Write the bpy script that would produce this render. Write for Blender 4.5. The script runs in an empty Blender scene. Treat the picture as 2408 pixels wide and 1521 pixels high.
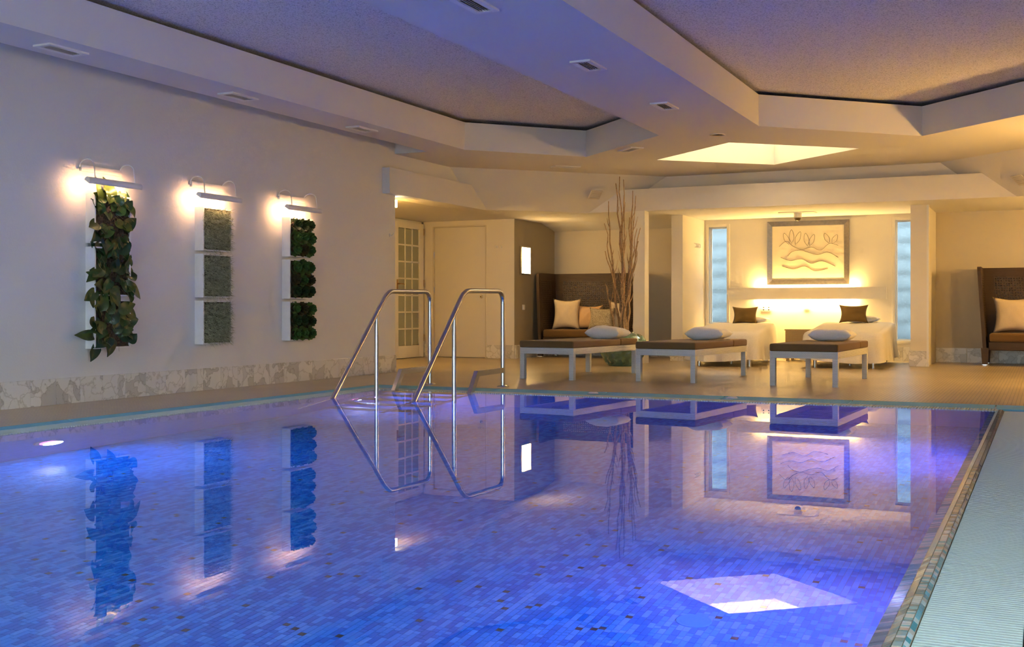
import bpy, bmesh, math, random
from mathutils import Vector, Matrix
PI = math.pi
S = bpy.context.scene
C = S.collection
rnd = random.Random(7)

# ------------------------------------------------------------------ camera, world, exposure
cd = bpy.data.cameras.new('camera'); cam = bpy.data.objects.new('camera', cd); C.objects.link(cam)
cam.location = (0, 0, 0.75); cam.rotation_euler = (PI/2, 0, math.radians(25.115))
cd.sensor_width = 36; cd.lens = 36*2673/2408; cd.shift_y = -33.5/2408; cd.clip_start = .05; cd.clip_end = 200
S.camera = cam
S.view_settings.view_transform = 'Standard'; S.view_settings.look = 'None'
S.view_settings.exposure = 0.72; S.view_settings.gamma = 1; S.view_settings.use_curve_mapping = False
w = bpy.data.worlds.new('world'); S.world = w; w.use_nodes = True
bg = w.node_tree.nodes['Background']; bg.inputs[0].default_value = (.76, .95, 1.0, 1); bg.inputs[1].default_value = 4.9
S.cycles.max_bounces = 8; S.cycles.diffuse_bounces = 4; S.cycles.glossy_bounces = 3; S.cycles.transmission_bounces = 5
S.cycles.use_adaptive_sampling = True; S.cycles.adaptive_threshold = .18; S.cycles.adaptive_min_samples = 12
S.cycles.sample_clamp_indirect = 6; S.cycles.caustics_reflective = False; S.cycles.blur_glossy = .2
DAY = (.52, .74, 1.0)
WARM = (1.0, .52, .09)
WARM2 = (1.0, .61, .18)

def area(name, loc, aim, sx, sy, power, color, spread=180, shape='RECTANGLE', parent=None):
    l = bpy.data.lights.new(name, 'AREA'); l.shape = shape; l.size = sx; l.size_y = sy
    l.energy = power; l.color = color; l.spread = math.radians(spread)
    o = bpy.data.objects.new(name, l); C.objects.link(o)
    o.location = loc; o.rotation_euler = Vector(aim).to_track_quat('-Z', 'Y').to_euler()
    if parent:
        o.parent = parent; o.matrix_parent_inverse = parent.matrix_basis.inverted()
    return o
# daylight: the world's sky through the window openings behind and beside the camera; portals only guide the sampling
def portal(name, loc, aim, sx, sy):
    o = area(name, loc, aim, sx, sy, 1, (1, 1, 1)); o.data.cycles.is_portal = True; return o
portal('portal_near_window', (-3.0, -4.1, 1.15), (0, 1, 0), 6.8, 1.7)
portal('portal_side_window', (1.15, .45, 1.10), (-1, 0, 0), 2.0, 3.5)

# ------------------------------------------------------------------ materials
def newmat(name):
    m = bpy.data.materials.new(name); m.use_nodes = True
    nt = m.node_tree; b = nt.nodes['Principled BSDF']
    return m, nt, b
def N(nt, typ, **kw):
    n = nt.nodes.new(typ)
    for k, v in kw.items():
        if k in n.inputs: n.inputs[k].default_value = v
        else: setattr(n, k, v)
    return n
def ramp(nt, src, stops):
    r = nt.nodes.new('ShaderNodeValToRGB')
    e = r.color_ramp.elements
    while len(e) < len(stops): e.new(.5)
    for i, (p, c) in enumerate(stops):
        e[i].position = p; e[i].color = (*c, 1) if len(c) == 3 else c
    nt.links.new(src, r.inputs[0]); return r
def bump(nt, b, src, strength=.2, dist=.01):
    n = N(nt, 'ShaderNodeBump', Strength=strength, Distance=dist)
    nt.links.new(src, n.inputs['Height']); nt.links.new(n.outputs[0], b.inputs['Normal']); return n
def coords(nt, kind='Object'):
    return nt.nodes.new('ShaderNodeTexCoord').outputs[kind]
def plain(name, col, rough=.6, metal=0, noise=0, scale=40, bmp=0, spec=None, coat=0, trans=0):
    m, nt, b = newmat(name)
    b.inputs['Base Color'].default_value = (*col, 1); b.inputs['Roughness'].default_value = rough
    b.inputs['Metallic'].default_value = metal
    if spec is not None: b.inputs['Specular IOR Level'].default_value = spec
    if coat: b.inputs['Coat Weight'].default_value = coat; b.inputs['Coat Roughness'].default_value = .1
    if trans: b.inputs['Transmission Weight'].default_value = trans
    if noise or bmp:
        t = N(nt, 'ShaderNodeTexNoise', Scale=scale, Detail=4.0)
        nt.links.new(coords(nt), t.inputs['Vector'])
        if noise:
            lo = tuple(c*(1-noise) for c in col); hi = tuple(min(1, c*(1+noise)) for c in col)
            r = ramp(nt, t.outputs[0], [(.3, lo), (.7, hi)]); nt.links.new(r.outputs[0], b.inputs['Base Color'])
        if bmp: bump(nt, b, t.outputs[0], bmp, .004)
    return m
def emit(name, col, strength):
    m = bpy.data.materials.new(name); m.use_nodes = True; nt = m.node_tree
    nt.nodes.remove(nt.nodes['Principled BSDF'])
    e = N(nt, 'ShaderNodeEmission'); e.inputs[0].default_value = (*col, 1); e.inputs[1].default_value = strength
    nt.links.new(e.outputs[0], nt.nodes['Material Output'].inputs[0]); return m
def marble(name):
    m, nt, b = newmat(name)
    co = coords(nt); oi = nt.nodes.new('ShaderNodeObjectInfo')
    mul = N(nt, 'ShaderNodeVectorMath', operation='SCALE'); mul.inputs[0].default_value = (37, 19, 53)
    nt.links.new(oi.outputs['Random'], mul.inputs['Scale'])
    ad = N(nt, 'ShaderNodeVectorMath', operation='ADD'); nt.links.new(co, ad.inputs[0]); nt.links.new(mul.outputs[0], ad.inputs[1])
    nz = N(nt, 'ShaderNodeTexNoise', Scale=5.0, Detail=5.0); nt.links.new(ad.outputs[0], nz.inputs['Vector'])
    mx = N(nt, 'ShaderNodeVectorMath', operation='MULTIPLY_ADD'); mx.inputs[1].default_value = (.5, .5, .5)
    nt.links.new(nz.outputs['Color'], mx.inputs[0]); nt.links.new(ad.outputs[0], mx.inputs[2])
    vo = N(nt, 'ShaderNodeTexVoronoi', feature='DISTANCE_TO_EDGE', Scale=6.0); nt.links.new(mx.outputs[0], vo.inputs['Vector'])
    v2 = N(nt, 'ShaderNodeTexVoronoi', Scale=6.0); nt.links.new(mx.outputs[0], v2.inputs['Vector'])
    sep = N(nt, 'ShaderNodeSeparateColor'); nt.links.new(v2.outputs['Color'], sep.inputs[0])
    patch = ramp(nt, sep.outputs[0], [(.0, (.78, .76, .72)), (.66, (.74, .72, .68)), (.74, (.52, .50, .46)), (1, (.62, .60, .56))])
    vein = ramp(nt, vo.outputs['Distance'], [(0, (.62, .60, .56)), (.03, (.84, .83, .80)), (.08, (1, 1, 1))])
    mm = N(nt, 'ShaderNodeMix', data_type='RGBA', blend_type='MULTIPLY'); mm.inputs[0].default_value = .8
    nt.links.new(patch.outputs[0], mm.inputs[6]); nt.links.new(vein.outputs[0], mm.inputs[7])
    nt.links.new(mm.outputs[2], b.inputs['Base Color']); b.inputs['Roughness'].default_value = .28
    return m
def deck():
    m, nt, b = newmat('deck_mosaic')
    co = coords(nt)
    br = N(nt, 'ShaderNodeTexBrick', offset=0.0, squash=1.0); br.inputs['Scale'].default_value = 1.0
    br.inputs['Brick Width'].default_value = .03; br.inputs['Row Height'].default_value = .03; br.inputs['Mortar Size'].default_value = .0028
    br.inputs['Color1'].default_value = (.56, .46, .31, 1); br.inputs['Color2'].default_value = (.60, .50, .34, 1); br.inputs['Mortar'].default_value = (.27, .24, .20, 1)
    nt.links.new(co, br.inputs['Vector'])
    nz = N(nt, 'ShaderNodeTexNoise', Scale=1.3, Detail=5.0); nt.links.new(co, nz.inputs['Vector'])
    sh = ramp(nt, nz.outputs[0], [(.3, (.86, .85, .84)), (.7, (1.06, 1.05, 1.03))])
    mm = N(nt, 'ShaderNodeMix', data_type='RGBA', blend_type='MULTIPLY'); mm.inputs[0].default_value = 1
    nt.links.new(br.outputs[0], mm.inputs[6]); nt.links.new(sh.outputs[0], mm.inputs[7])
    nt.links.new(mm.outputs[2], b.inputs['Base Color']); b.inputs['Roughness'].default_value = .30
    inv = N(nt, 'ShaderNodeMath', operation='SUBTRACT'); inv.inputs[0].default_value = 1; nt.links.new(br.outputs['Fac'], inv.inputs[1])
    bump(nt, b, inv.outputs[0], .25, .002); return m
def speckle():
    m, nt, b = newmat('acoustic_plaster')
    co = coords(nt); nz = N(nt, 'ShaderNodeTexNoise', Scale=95.0, Detail=3.0); nt.links.new(co, nz.inputs['Vector'])
    r = ramp(nt, nz.outputs[0], [(.33, (.42, .41, .42)), (.47, (.80, .78, .78)), (.7, (.88, .86, .86))])
    nt.links.new(r.outputs[0], b.inputs['Base Color']); b.inputs['Roughness'].default_value = .95
    bump(nt, b, nz.outputs[0], .6, .006); return m
def plaster(name, col, scale=70, st=.25):
    m, nt, b = newmat(name)
    co = coords(nt); nz = N(nt, 'ShaderNodeTexNoise', Scale=scale, Detail=3.0); nt.links.new(co, nz.inputs['Vector'])
    b.inputs['Base Color'].default_value = (*col, 1); b.inputs['Roughness'].default_value = .75
    b.inputs['Specular IOR Level'].default_value = .25
    bump(nt, b, nz.outputs[0], st, .004); return m
def weave(name, c1, c2, sc=1.0, rough=.55, st=.7):
    m, nt, b = newmat(name)
    br = N(nt, 'ShaderNodeTexBrick', offset=.5); br.inputs['Scale'].default_value = 1.0
    br.inputs['Brick Width'].default_value = .022*sc; br.inputs['Row Height'].default_value = .0085*sc; br.inputs['Mortar Size'].default_value = .0014*sc
    br.inputs['Mortar Smooth'].default_value = .6
    br.inputs['Color1'].default_value = (*c1, 1); br.inputs['Color2'].default_value = (*c1, 1); br.inputs['Mortar'].default_value = (*c2, 1)
    co = coords(nt)
    # box-like mapping: u runs round the post, v is height
    sp = N(nt, 'ShaderNodeSeparateXYZ'); nt.links.new(co, sp.inputs[0])
    ad = N(nt, 'ShaderNodeMath', operation='ADD'); nt.links.new(sp.outputs[0], ad.inputs[0]); nt.links.new(sp.outputs[1], ad.inputs[1])
    cb = N(nt, 'ShaderNodeCombineXYZ'); nt.links.new(ad.outputs[0], cb.inputs[0]); nt.links.new(sp.outputs[2], cb.inputs[1])
    nt.links.new(cb.outputs[0], br.inputs['Vector']); nt.links.new(br.outputs[0], b.inputs['Base Color'])
    inv = N(nt, 'ShaderNodeMath', operation='SUBTRACT'); inv.inputs[0].default_value = 1; nt.links.new(br.outputs['Fac'], inv.inputs[1])
    bump(nt, b, inv.outputs[0], st, .003); b.inputs['Roughness'].default_value = rough; return m
def lattice():
    m, nt, b = newmat('wicker_lattice')
    b.inputs['Base Color'].default_value = (.05, .028, .013, 1); b.inputs['Roughness'].default_value = .55
    co = coords(nt); sp = N(nt, 'ShaderNodeSeparateXYZ'); nt.links.new(co, sp.inputs[0])
    ad = N(nt, 'ShaderNodeMath', operation='ADD'); nt.links.new(sp.outputs[0], ad.inputs[0]); nt.links.new(sp.outputs[1], ad.inputs[1])
    cb = N(nt, 'ShaderNodeCombineXYZ'); nt.links.new(ad.outputs[0], cb.inputs[0]); nt.links.new(sp.outputs[2], cb.inputs[1])
    v = N(nt, 'ShaderNodeTexVoronoi', Scale=30.0, Randomness=.3, voronoi_dimensions='2D'); nt.links.new(cb.outputs[0], v.inputs['Vector'])
    gt = N(nt, 'ShaderNodeMath', operation='GREATER_THAN'); gt.inputs[1].default_value = .27; nt.links.new(v.outputs['Distance'], gt.inputs[0])
    nt.links.new(gt.outputs[0], b.inputs['Alpha']); bump(nt, b, v.outputs['Distance'], .8, .004); return m
def fabric(name, col, scale=260, noise=.12, rough=.9):
    m, nt, b = newmat(name)
    co = coords(nt); nz = N(nt, 'ShaderNodeTexNoise', Scale=scale, Detail=2.0); nt.links.new(co, nz.inputs['Vector'])
    lo = tuple(c*(1-noise) for c in col); hi = tuple(min(1, c*(1+noise)) for c in col)
    r = ramp(nt, nz.outputs[0], [(.35, lo), (.65, hi)]); nt.links.new(r.outputs[0], b.inputs['Base Color'])
    b.inputs['Roughness'].default_value = rough; b.inputs['Sheen Weight'].default_value = .15; b.inputs['Specular IOR Level'].default_value = .15
    bump(nt, b, nz.outputs[0], .15, .002); return m
def tweed(name):
    m, nt, b = newmat(name)
    co = coords(nt); mp = N(nt, 'ShaderNodeMapping'); mp.inputs['Scale'].default_value = (30, 30, 230); nt.links.new(co, mp.inputs[0])
    nz = N(nt, 'ShaderNodeTexNoise', Scale=1.6, Detail=3.0); nt.links.new(mp.outputs[0], nz.inputs['Vector'])
    r = ramp(nt, nz.outputs[0], [(.32, (.10, .08, .05)), (.5, (.42, .36, .25)), (.68, (.62, .55, .42))])
    nt.links.new(r.outputs[0], b.inputs['Base Color']); b.inputs['Roughness'].default_value = .95; return m
def water_mat():
    m, nt, b = newmat('pool_water')
    b.inputs['Base Color'].default_value = (.86, .95, 1.0, 1); b.inputs['Roughness'].default_value = 0.0
    b.inputs['IOR'].default_value = 1.333; b.inputs['Transmission Weight'].default_value = 1.0
    co = coords(nt); nz = N(nt, 'ShaderNodeTexNoise', Scale=5.5, Detail=2.0); nt.links.new(co, nz.inputs['Vector'])
    bump(nt, b, nz.outputs[0], .004, .01); return m
def pool_wall_mat():
    m, nt, b = newmat('pool_wall_mosaic')
    br = N(nt, 'ShaderNodeTexBrick', offset=.37, squash=1.6, squash_frequency=3); br.inputs['Scale'].default_value = 1.0
    br.inputs['Brick Width'].default_value = .05; br.inputs['Row Height'].default_value = .0245; br.inputs['Mortar Size'].default_value = .0012
    br.inputs['Color1'].default_value = (.05, .18, .58, 1); br.inputs['Color2'].default_value = (.11, .27, .72, 1); br.inputs['Mortar'].default_value = (.16, .25, .45, 1)
    co = coords(nt); sp = N(nt, 'ShaderNodeSeparateXYZ'); nt.links.new(co, sp.inputs[0])
    ad = N(nt, 'ShaderNodeMath', operation='ADD'); nt.links.new(sp.outputs[0], ad.inputs[0]); nt.links.new(sp.outputs[1], ad.inputs[1])
    cb = N(nt, 'ShaderNodeCombineXYZ'); nt.links.new(ad.outputs[0], cb.inputs[0]); nt.links.new(sp.outputs[2], cb.inputs[1])
    nt.links.new(cb.outputs[0], br.inputs['Vector']); nt.links.new(br.outputs[0], b.inputs['Base Color']); b.inputs['Roughness'].default_value = .3
    return m
def pattern_glass():
    m, nt, b = newmat('patterned_glass')
    b.inputs['Base Color'].default_value = (.93, .97, 1, 1); b.inputs['Transmission Weight'].default_value = 1; b.inputs['Roughness'].default_value = .12; b.inputs['IOR'].default_value = 1.25
    co = coords(nt); nz = N(nt, 'ShaderNodeTexNoise', Scale=45.0, Detail=3.0); nt.links.new(co, nz.inputs['Vector'])
    bump(nt, b, nz.outputs[0], .5, .006); return m

M = dict(
    white_wall=plaster('white_stucco', (.74, .73, .72)),
    ceil=plaster('smooth_white_plaster', (.74, .72, .70), 160, .06),
    soffit_top=plain('soffit_top_black', (.012, .012, .014), .9),
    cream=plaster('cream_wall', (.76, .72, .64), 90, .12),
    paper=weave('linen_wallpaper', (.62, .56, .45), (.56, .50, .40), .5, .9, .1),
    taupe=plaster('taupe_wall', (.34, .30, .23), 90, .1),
    acoustic=speckle(), marble=marble('veined_marble'), deck=deck(),
    whitepaint=plain('white_paint', (.80, .79, .77), .4), white_satin=plain('white_satin', (.78, .78, .78), .35, noise=.03, scale=20),
    grey_plate=plain('warm_grey_plate', (.62, .57, .48), .5), steel=plain('brushed_steel', (.62, .62, .62), .22, 1, noise=.06, scale=60),
    dark=plain('dark_void', (.02, .02, .022), .9), brass=plain('aged_brass', (.45, .30, .14), .35, 1),
    chrome=plain('chrome', (.8, .8, .8), .12, 1), silver=plain('silver_bar_frame', (.24, .21, .18), .38, .75, noise=.12, scale=30),
    white_wicker=weave('white_wicker', (.80, .80, .78), (.50, .50, .50)), brown_wicker=weave('brown_wicker', (.075, .04, .019), (.02, .011, .006), .9),
    tan_wicker=weave('tan_wicker', (.40, .30, .16), (.15, .10, .05), 1.2), lattice=lattice(),
    brown_fab=fabric('brown_canvas', (.17, .105, .045)), seat_fab=fabric('tobacco_canvas', (.15, .085, .032)),
    cream_fab=fabric('cream_linen', (.66, .55, .40)), peach_fab=fabric('peach_linen', (.66, .44, .24)), white_fab=fabric('white_cotton', (.82, .81, .79)),
    sheet=fabric('white_sheet', (.82, .79, .72)), tweed=tweed('melange_tweed'), olive_fab=fabric('dark_olive_cloth', (.15, .095, .03)),
    bark=plain('dry_bark', (.36, .235, .12), .85, noise=.35, scale=35, bmp=.6), vase=plain('teal_glaze', (.10, .20, .16), .16, noise=.25, scale=8, coat=.6),
    leaf1=plain('leaf_green', (.018, .060, .014), .35, noise=.4, scale=12), leaf2=plain('leaf_olive', (.042, .070, .014), .35, noise=.4, scale=12),
    leaf3=plain('leaf_dark', (.010, .035, .012), .35, noise=.4, scale=12),
    soil=plain('bark_mulch', (.055, .036, .022), .95, noise=.6, scale=60, bmp=1), moss=plain('dry_moss', (.16, .12, .06), .95, noise=.4, scale=40),
    grass1=plain('air_plant_grey', (.50, .51, .34), .8, noise=.3, scale=30), grass2=plain('air_plant_olive', (.28, .29, .17), .8, noise=.3, scale=30),
    succ1=plain('succulent_green', (.05, .12, .03), .5, noise=.35, scale=25), succ2=plain('succulent_dark', (.020, .048, .016), .5, noise=.35, scale=25), succ3=plain('succulent_brown', (.05, .045, .018), .5, noise=.35, scale=25),
    strip=plain('blue_kerb_tile', (.22, .56, .70), .65, noise=.06, scale=6, spec=.15), joint=plain('pale_grout', (.62, .72, .74), .6),
    grate=plain('white_grate_plastic', (.56, .68, .66), .5), water=water_mat(), pwall=pool_wall_mat(), grout=plain('mosaic_grout', (.10, .15, .26), .8),
    rim_grout=plain('sandy_grout', (.34, .29, .20), .8), glass=pattern_glass(),
    door_glass=plain('frosted_door_glass', (.32, .35, .29), .12, coat=.5), paperwhite=plain('drawing_paper', (.80, .72, .54), .6),
    ink=plain('ink_line', (.10, .06, .02), .8), stone=plain('pale_garden_stone', (.20, .23, .26), .9, noise=.15, scale=9, bmp=.4), stone_joint=plain('garden_joint', (.10, .09, .08), .95),
    tile_a=plain('mosaic_cobalt', (.006, .17, .68), .22), tile_b=plain('mosaic_sky', (.018, .27, .83), .22), tile_c=plain('mosaic_lavender', (.06, .33, .88), .22), tile_d=plain('mosaic_bronze', (.05, .06, .06), .3),
    rim_a=plain('glass_teal', (.045, .26, .31), .1, coat=.6), rim_b=plain('glass_pale', (.50, .62, .62), .12, coat=.6), rim_c=plain('glass_aqua', (.16, .43, .49), .1, coat=.6), rim_d=plain('glass_sand', (.44, .44, .38), .1, coat=.6),
)
# ------------------------------------------------------------------ mesh helpers
class MB:
    def __init__(s): s.v = []; s.f = []; s.mi = []
    def add(s, vs, fs, mi=0):
        o = len(s.v); s.v += [tuple(v) for v in vs]
        for f in fs: s.f.append(tuple(i+o for i in f)); s.mi.append(mi)
    def box(s, x0, x1, y0, y1, z0, z1, mi=0):
        s.add([(x0,y0,z0),(x1,y0,z0),(x1,y1,z0),(x0,y1,z0),(x0,y0,z1),(x1,y0,z1),(x1,y1,z1),(x0,y1,z1)],
              [(0,3,2,1),(4,5,6,7),(0,1,5,4),(1,2,6,5),(2,3,7,6),(3,0,4,7)], mi); return s
    def prism(s, poly, z0, z1, mi=0):
        n = len(poly); s.add([(x,y,z0) for x,y in poly]+[(x,y,z1) for x,y in poly],
            [tuple(range(n-1,-1,-1)), tuple(range(n,2*n))]+[(i,(i+1)%n,n+(i+1)%n,n+i) for i in range(n)], mi); return s
    def tube(s, pts, r, seg=10, caps=True, mi=0):
        pts = [Vector(p) for p in pts]; n = len(pts); rs = r if isinstance(r, (list, tuple)) else [r]*n
        up = Vector((.13, .21, .97)); vs = []; prev = None
        for i, p in enumerate(pts):
            t = (pts[min(i+1,n-1)]-pts[max(i-1,0)]).normalized()
            a = (prev - t*prev.dot(t)) if prev else up.cross(t)
            if a.length < 1e-5: a = t.orthogonal()
            a.normalize(); prev = a; b = t.cross(a)
            for k in range(seg):
                q = 2*PI*k/seg; vs.append(p+(a*math.cos(q)+b*math.sin(q))*rs[i])
        fs = [(i*seg+k, i*seg+(k+1)%seg, (i+1)*seg+(k+1)%seg, (i+1)*seg+k) for i in range(n-1) for k in range(seg)]
        if caps: fs += [tuple(range(seg-1,-1,-1)), tuple(range((n-1)*seg, n*seg))]
        s.add(vs, fs, mi); return s
    def lathe(s, prof, seg=32, c=(0,0,0), disp=None, mi=0):
        vs = []; n = len(prof)
        for i, (r, z) in enumerate(prof):
            for k in range(seg):
                q = 2*PI*(k+(.5 if (disp and i%2) else 0))/seg; rr = r+(disp(i,k) if disp else 0)
                vs.append((c[0]+rr*math.cos(q), c[1]+rr*math.sin(q), c[2]+z))
        fs = []
        for i in range(n-1):
            for k in range(seg):
                a,b_,c_,d = i*seg+k, i*seg+(k+1)%seg, (i+1)*seg+(k+1)%seg, (i+1)*seg+k
                fs.append((a,b_,c_,d))
        fs += [tuple(range(seg-1,-1,-1)), tuple(range((n-1)*seg, n*seg))]
        s.add(vs, fs, mi); return s
    def mesh(s, name='m', smooth=None, bevel=0, bseg=2):
        me = bpy.data.meshes.new(name); me.from_pydata(s.v, [], s.f)
        for p, i in zip(me.polygons, s.mi): p.material_index = i
        me.update()
        if bevel:
            bm = bmesh.new(); bm.from_mesh(me)
            bmesh.ops.remove_doubles(bm, verts=bm.verts, dist=1e-6)
            bmesh.ops.bevel(bm, geom=list(bm.edges), offset=bevel, segments=bseg, profile=.6, affect='EDGES', clamp_overlap=True)
            bm.to_mesh(me); bm.free()
        if smooth is not None or bevel:
            me.shade_smooth(); me.set_sharp_from_angle(angle=math.radians(smooth or 40))
        return me
    def build(s, name, mats, parent=None, smooth=None, bevel=0, bseg=2):
        return ob(name, s.mesh(name, smooth, bevel, bseg), mats, parent)
def ob(name, me, mats=None, parent=None, loc=None, rot=None):
    if mats is not None and not me.materials:
        for m in (mats if isinstance(mats, (list, tuple)) else [mats]): me.materials.append(M[m] if isinstance(m, str) else m)
    o = bpy.data.objects.new(name, me); C.objects.link(o)
    if parent: o.parent = parent
    if loc is not None: o.location = loc
    if rot is not None: o.rotation_euler = rot
    return o
def tag(o, label=None, cat=None, group=None, kind=None):
    if label: o['label'] = label
    if cat: o['category'] = cat
    if group: o['group'] = group
    if kind: o['kind'] = kind
    return o
def thing(name, label, cat, loc=(0,0,0), rz=0, group=None, kind=None):
    o = bpy.data.objects.new(name, None); C.objects.link(o); o.empty_display_size = .1
    o.location = loc; o.rotation_euler = (0, 0, rz); return tag(o, label, cat, group, kind)
def struct(name, mb, mats, label, cat='wall', parent=None, **k):
    return tag(mb.build(name, mats, parent, **k), label, cat, kind='structure')
def quadstrip(mb, pts4, mi=0): mb.add(pts4, [(0,1,2,3)], mi)

# ------------------------------------------------------------------ the shell
ZC, ZT, ZP, ZN = 2.61, 2.93, 2.975, 2.12       # soffit, soffit top, tray ceiling, niche ceiling
XL, XR, YB, YN = -7.05, 1.05, 17.17, -4.0
PX0, PX1, PY0, PY1 = -5.75, -.335, -1.0, 9.28   # water
# floor slab with the pool opening
fl = MB()
for a in [(-9.3, -6.03, -4.3, 17.6), (.06, 1.4, -4.3, 17.6), (-6.03, .06, 9.69, 17.6), (-6.03, .06, -4.3, -1.25)]:
    fl.box(a[0], a[1], a[2], a[3], -.14, 0)
struct('floor', fl, 'deck', 'beige mosaic tiled pool deck around the basin', 'floor')
# left wall, slot end, corridor
struct('wall_left', MB().box(XL-.2, XL, YN-.2, 11.74, 0, 3.3), 'white_wall', 'long white stucco wall with the three plant columns')
struct('wall_left_upper', MB().box(XL-.2, XL, 11.74, 14.3, ZN, ZP), 'white_wall', 'white wall strip above the corridor lintel box')
struct('wall_corridor_end', MB().box(-9.0, XL-.2, 11.54, 11.74, 0, 3.0), 'cream', 'end wall of the corridor behind the long wall')
struct('wall_corridor', MB().box(-9.05, -8.88, 11.54, 15.8, 0, 3.0), 'cream', 'corridor wall holding the glazed door')
wd = MB(); wd.box(-8.88, -8.70, 15.63, 15.8, 0, 3.0); wd.box(-7.76, -7.29, 15.63, 15.8, 0, 3.0); wd.box(-8.70, -7.76, 15.63, 15.8, 2.045, 3.0); wd.box(-8.70, -7.76, 15.70, 15.8, 0, 2.045)
struct('wall_door_side', wd, 'cream', 'cream wall with a flush white door')
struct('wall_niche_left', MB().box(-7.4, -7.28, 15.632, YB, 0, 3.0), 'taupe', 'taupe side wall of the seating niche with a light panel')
# back wall with two slot windows
W1 = (-4.69, -4.41, .534, 2.012); W2 = (-1.95, -1.67, .30, 2.03)
bw = MB()
bw.box(-4.93, W1[0], YB, YB+.2, 0, 3); bw.box(W1[1], W2[0], YB, YB+.2, 0, 3); bw.box(W2[1], -1.5, YB, YB+.2, 0, 3)
for x0, x1, z0, z1 in (W1, W2): bw.box(x0, x1, YB, YB+.2, 0, z0); bw.box(x0, x1, YB, YB+.2, z1, 3)
struct('wall_back', bw, 'cream', 'bright cream back wall of the treatment niche')
struct('wall_back_niche_left', MB().box(-7.4, -4.93, YB, YB+.2, 0, 3), 'paper', 'papered back wall behind the loveseat by the branches')
struct('wall_back_niche_right', MB().box(-1.5, 1.3, YB, YB+.2, 0, 3), 'paper', 'papered back wall behind the cropped wicker loveseat')
struct('wall_partition_left', MB().box(-4.93, -4.76, 15.99, YB, 0, ZN), 'cream', 'slim partition beside the left massage bed')
struct('wall_partition_right', MB().box(-1.60, -1.40, 15.77, YB, 0, ZN), 'cream', 'slim partition beside the right massage bed')
struct('trim_1', MB().box(-1.40, -1.375, 15.77, 15.86, 0, ZN), 'whitepaint', 'white edge strip on the right partition', 'trim')
struct('column', MB().box(-5.21, -5.04, 15.1, 15.28, 0, ZN), 'whitepaint', 'slender white post behind the branch vase', 'column')
struct('wall_right', MB().box(1.06, 1.25, 2.2, 17.4, 0, 3.3).box(1.06, 1.25, YN-.2, -1.3, 0, 3.3).box(1.06, 1.25, -1.3, 2.2, 0, .1).box(1.06, 1.25, -1.3, 2.2, 2.1, 3.3), 'white_wall', 'white side wall out of view beside the camera')
struct('wall_near', MB().box(-7.3, -6.4, YN-.2, YN, 0, 3.3).box(.4, 1.25, YN-.2, YN, 0, 3.3).box(-6.4, .4, YN-.2, YN, 0, .3).box(-6.4, .4, YN-.2, YN, 2.0, 3.3), 'white_wall', 'white end wall behind the camera')
# beams: left lintel box, back lintel
struct('beam_left', MB().box(-7.3, -6.95, 11.45, 14.6, 2.11, 2.415), 'ceil', 'boxed lintel over the corridor opening', 'beam', bevel=.004)
struct('beam_back', MB().box(-6.6, .9, 15.1, 15.34, ZN-.002, 2.425), 'ceil', 'long lintel over the treatment niche', 'beam', bevel=.004)
struct('wall_above_beam', MB().box(-7.3, 1.2, 15.36, 15.5, ZN+.02, 3.0), 'ceil', 'set back wall strip above the long lintel')
struct('ceiling_niche', MB().prism([(-9.0,11.6),(-7.0,11.6),(-7.0,13.99),(-5.87,15.13),(-.33,15.13),(.82,13.97),(1.2,13.97),(1.2,17.3),(-9.0,17.3)], ZN+.002, ZN+.03), 'ceil', 'low flat ceiling over the niches and corridor', 'ceiling')
nb = MB(); nb.add([(-7.28,16.62,2.125),(-4.93,16.62,2.125),(-4.93,YB,2.02),(-7.28,YB,2.02),(-7.28,YB,2.13),(-4.93,YB,2.13)], [(0,3,2,1),(0,1,5,4),(0,4,3),(1,2,5),(3,4,5,2)])
struct('ceiling_niche_slope', nb, 'ceil', 'sloped strip where the niche ceiling meets the papered wall', 'ceiling')
def slope(name, a, b, c, d, label):
    mb = MB(); mb.add([a,b,c,d]+[(p[0],p[1],p[2]+.02) for p in (a,b,c,d)], [(0,1,2,3),(7,6,5,4),(0,4,5,1),(1,5,6,2),(2,6,7,3),(3,7,4,0)])
    return struct(name, mb, 'ceil', label, 'ceiling')
slope('ceiling_slope_left', (-7.3,12.86,2.615), (-4.74,15.42,2.615), (-5.55,15.42,ZN), (-7.3,13.67,ZN), 'sloping ceiling facet above the branches')
slope('ceiling_slope_right', (-1.27,15.42,2.615), (1.2,12.95,2.615), (1.2,13.59,ZN), (-.63,15.42,ZN), 'sloping ceiling facet above the cropped loveseat')
# soffit with tray openings and skylight opening
T1 = [(-6.126,-3.6),(-6.126,11.77),(-5.07,12.95),(-3.735,11.68),(-3.735,-3.6)]
T2 = [(-2.63,-3.6),(-2.63,11.51),(-1.196,12.93),(.24,11.50),(.24,-3.6)]
SK = [(-4.38,13.59),(-3.15,14.68),(-1.945,13.61),(-3.19,12.51)]
SC = Vector((sum(p[0] for p in SK)/4, sum(p[1] for p in SK)/4))
OUT = [(-6.6,YN),(-6.6,11.74),(-7.1,11.74),(-7.1,13.05),(-4.76,15.40),(-1.24,15.40),(1.1,13.06),(1.1,YN)]
def holed(loops, z, flip):
    bm = bmesh.new(); es = []
    for lp in loops:
        vs = [bm.verts.new((x,y,z)) for x,y in lp]
        es += [bm.edges.new((vs[i], vs[(i+1)%len(vs)])) for i in range(len(vs))]
    bmesh.ops.triangle_fill(bm, use_beauty=True, use_dissolve=False, edges=es)
    bm.verts.ensure_lookup_table(); bm.verts.index_update()
    v = [tuple(q.co) for q in bm.verts]; f = []
    for q in bm.faces:
        up = q.normal.z > 0; ids = [x.index for x in q.verts]
        f.append(tuple(ids if up != flip else ids[::-1]))
    bm.free(); return v, f
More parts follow.
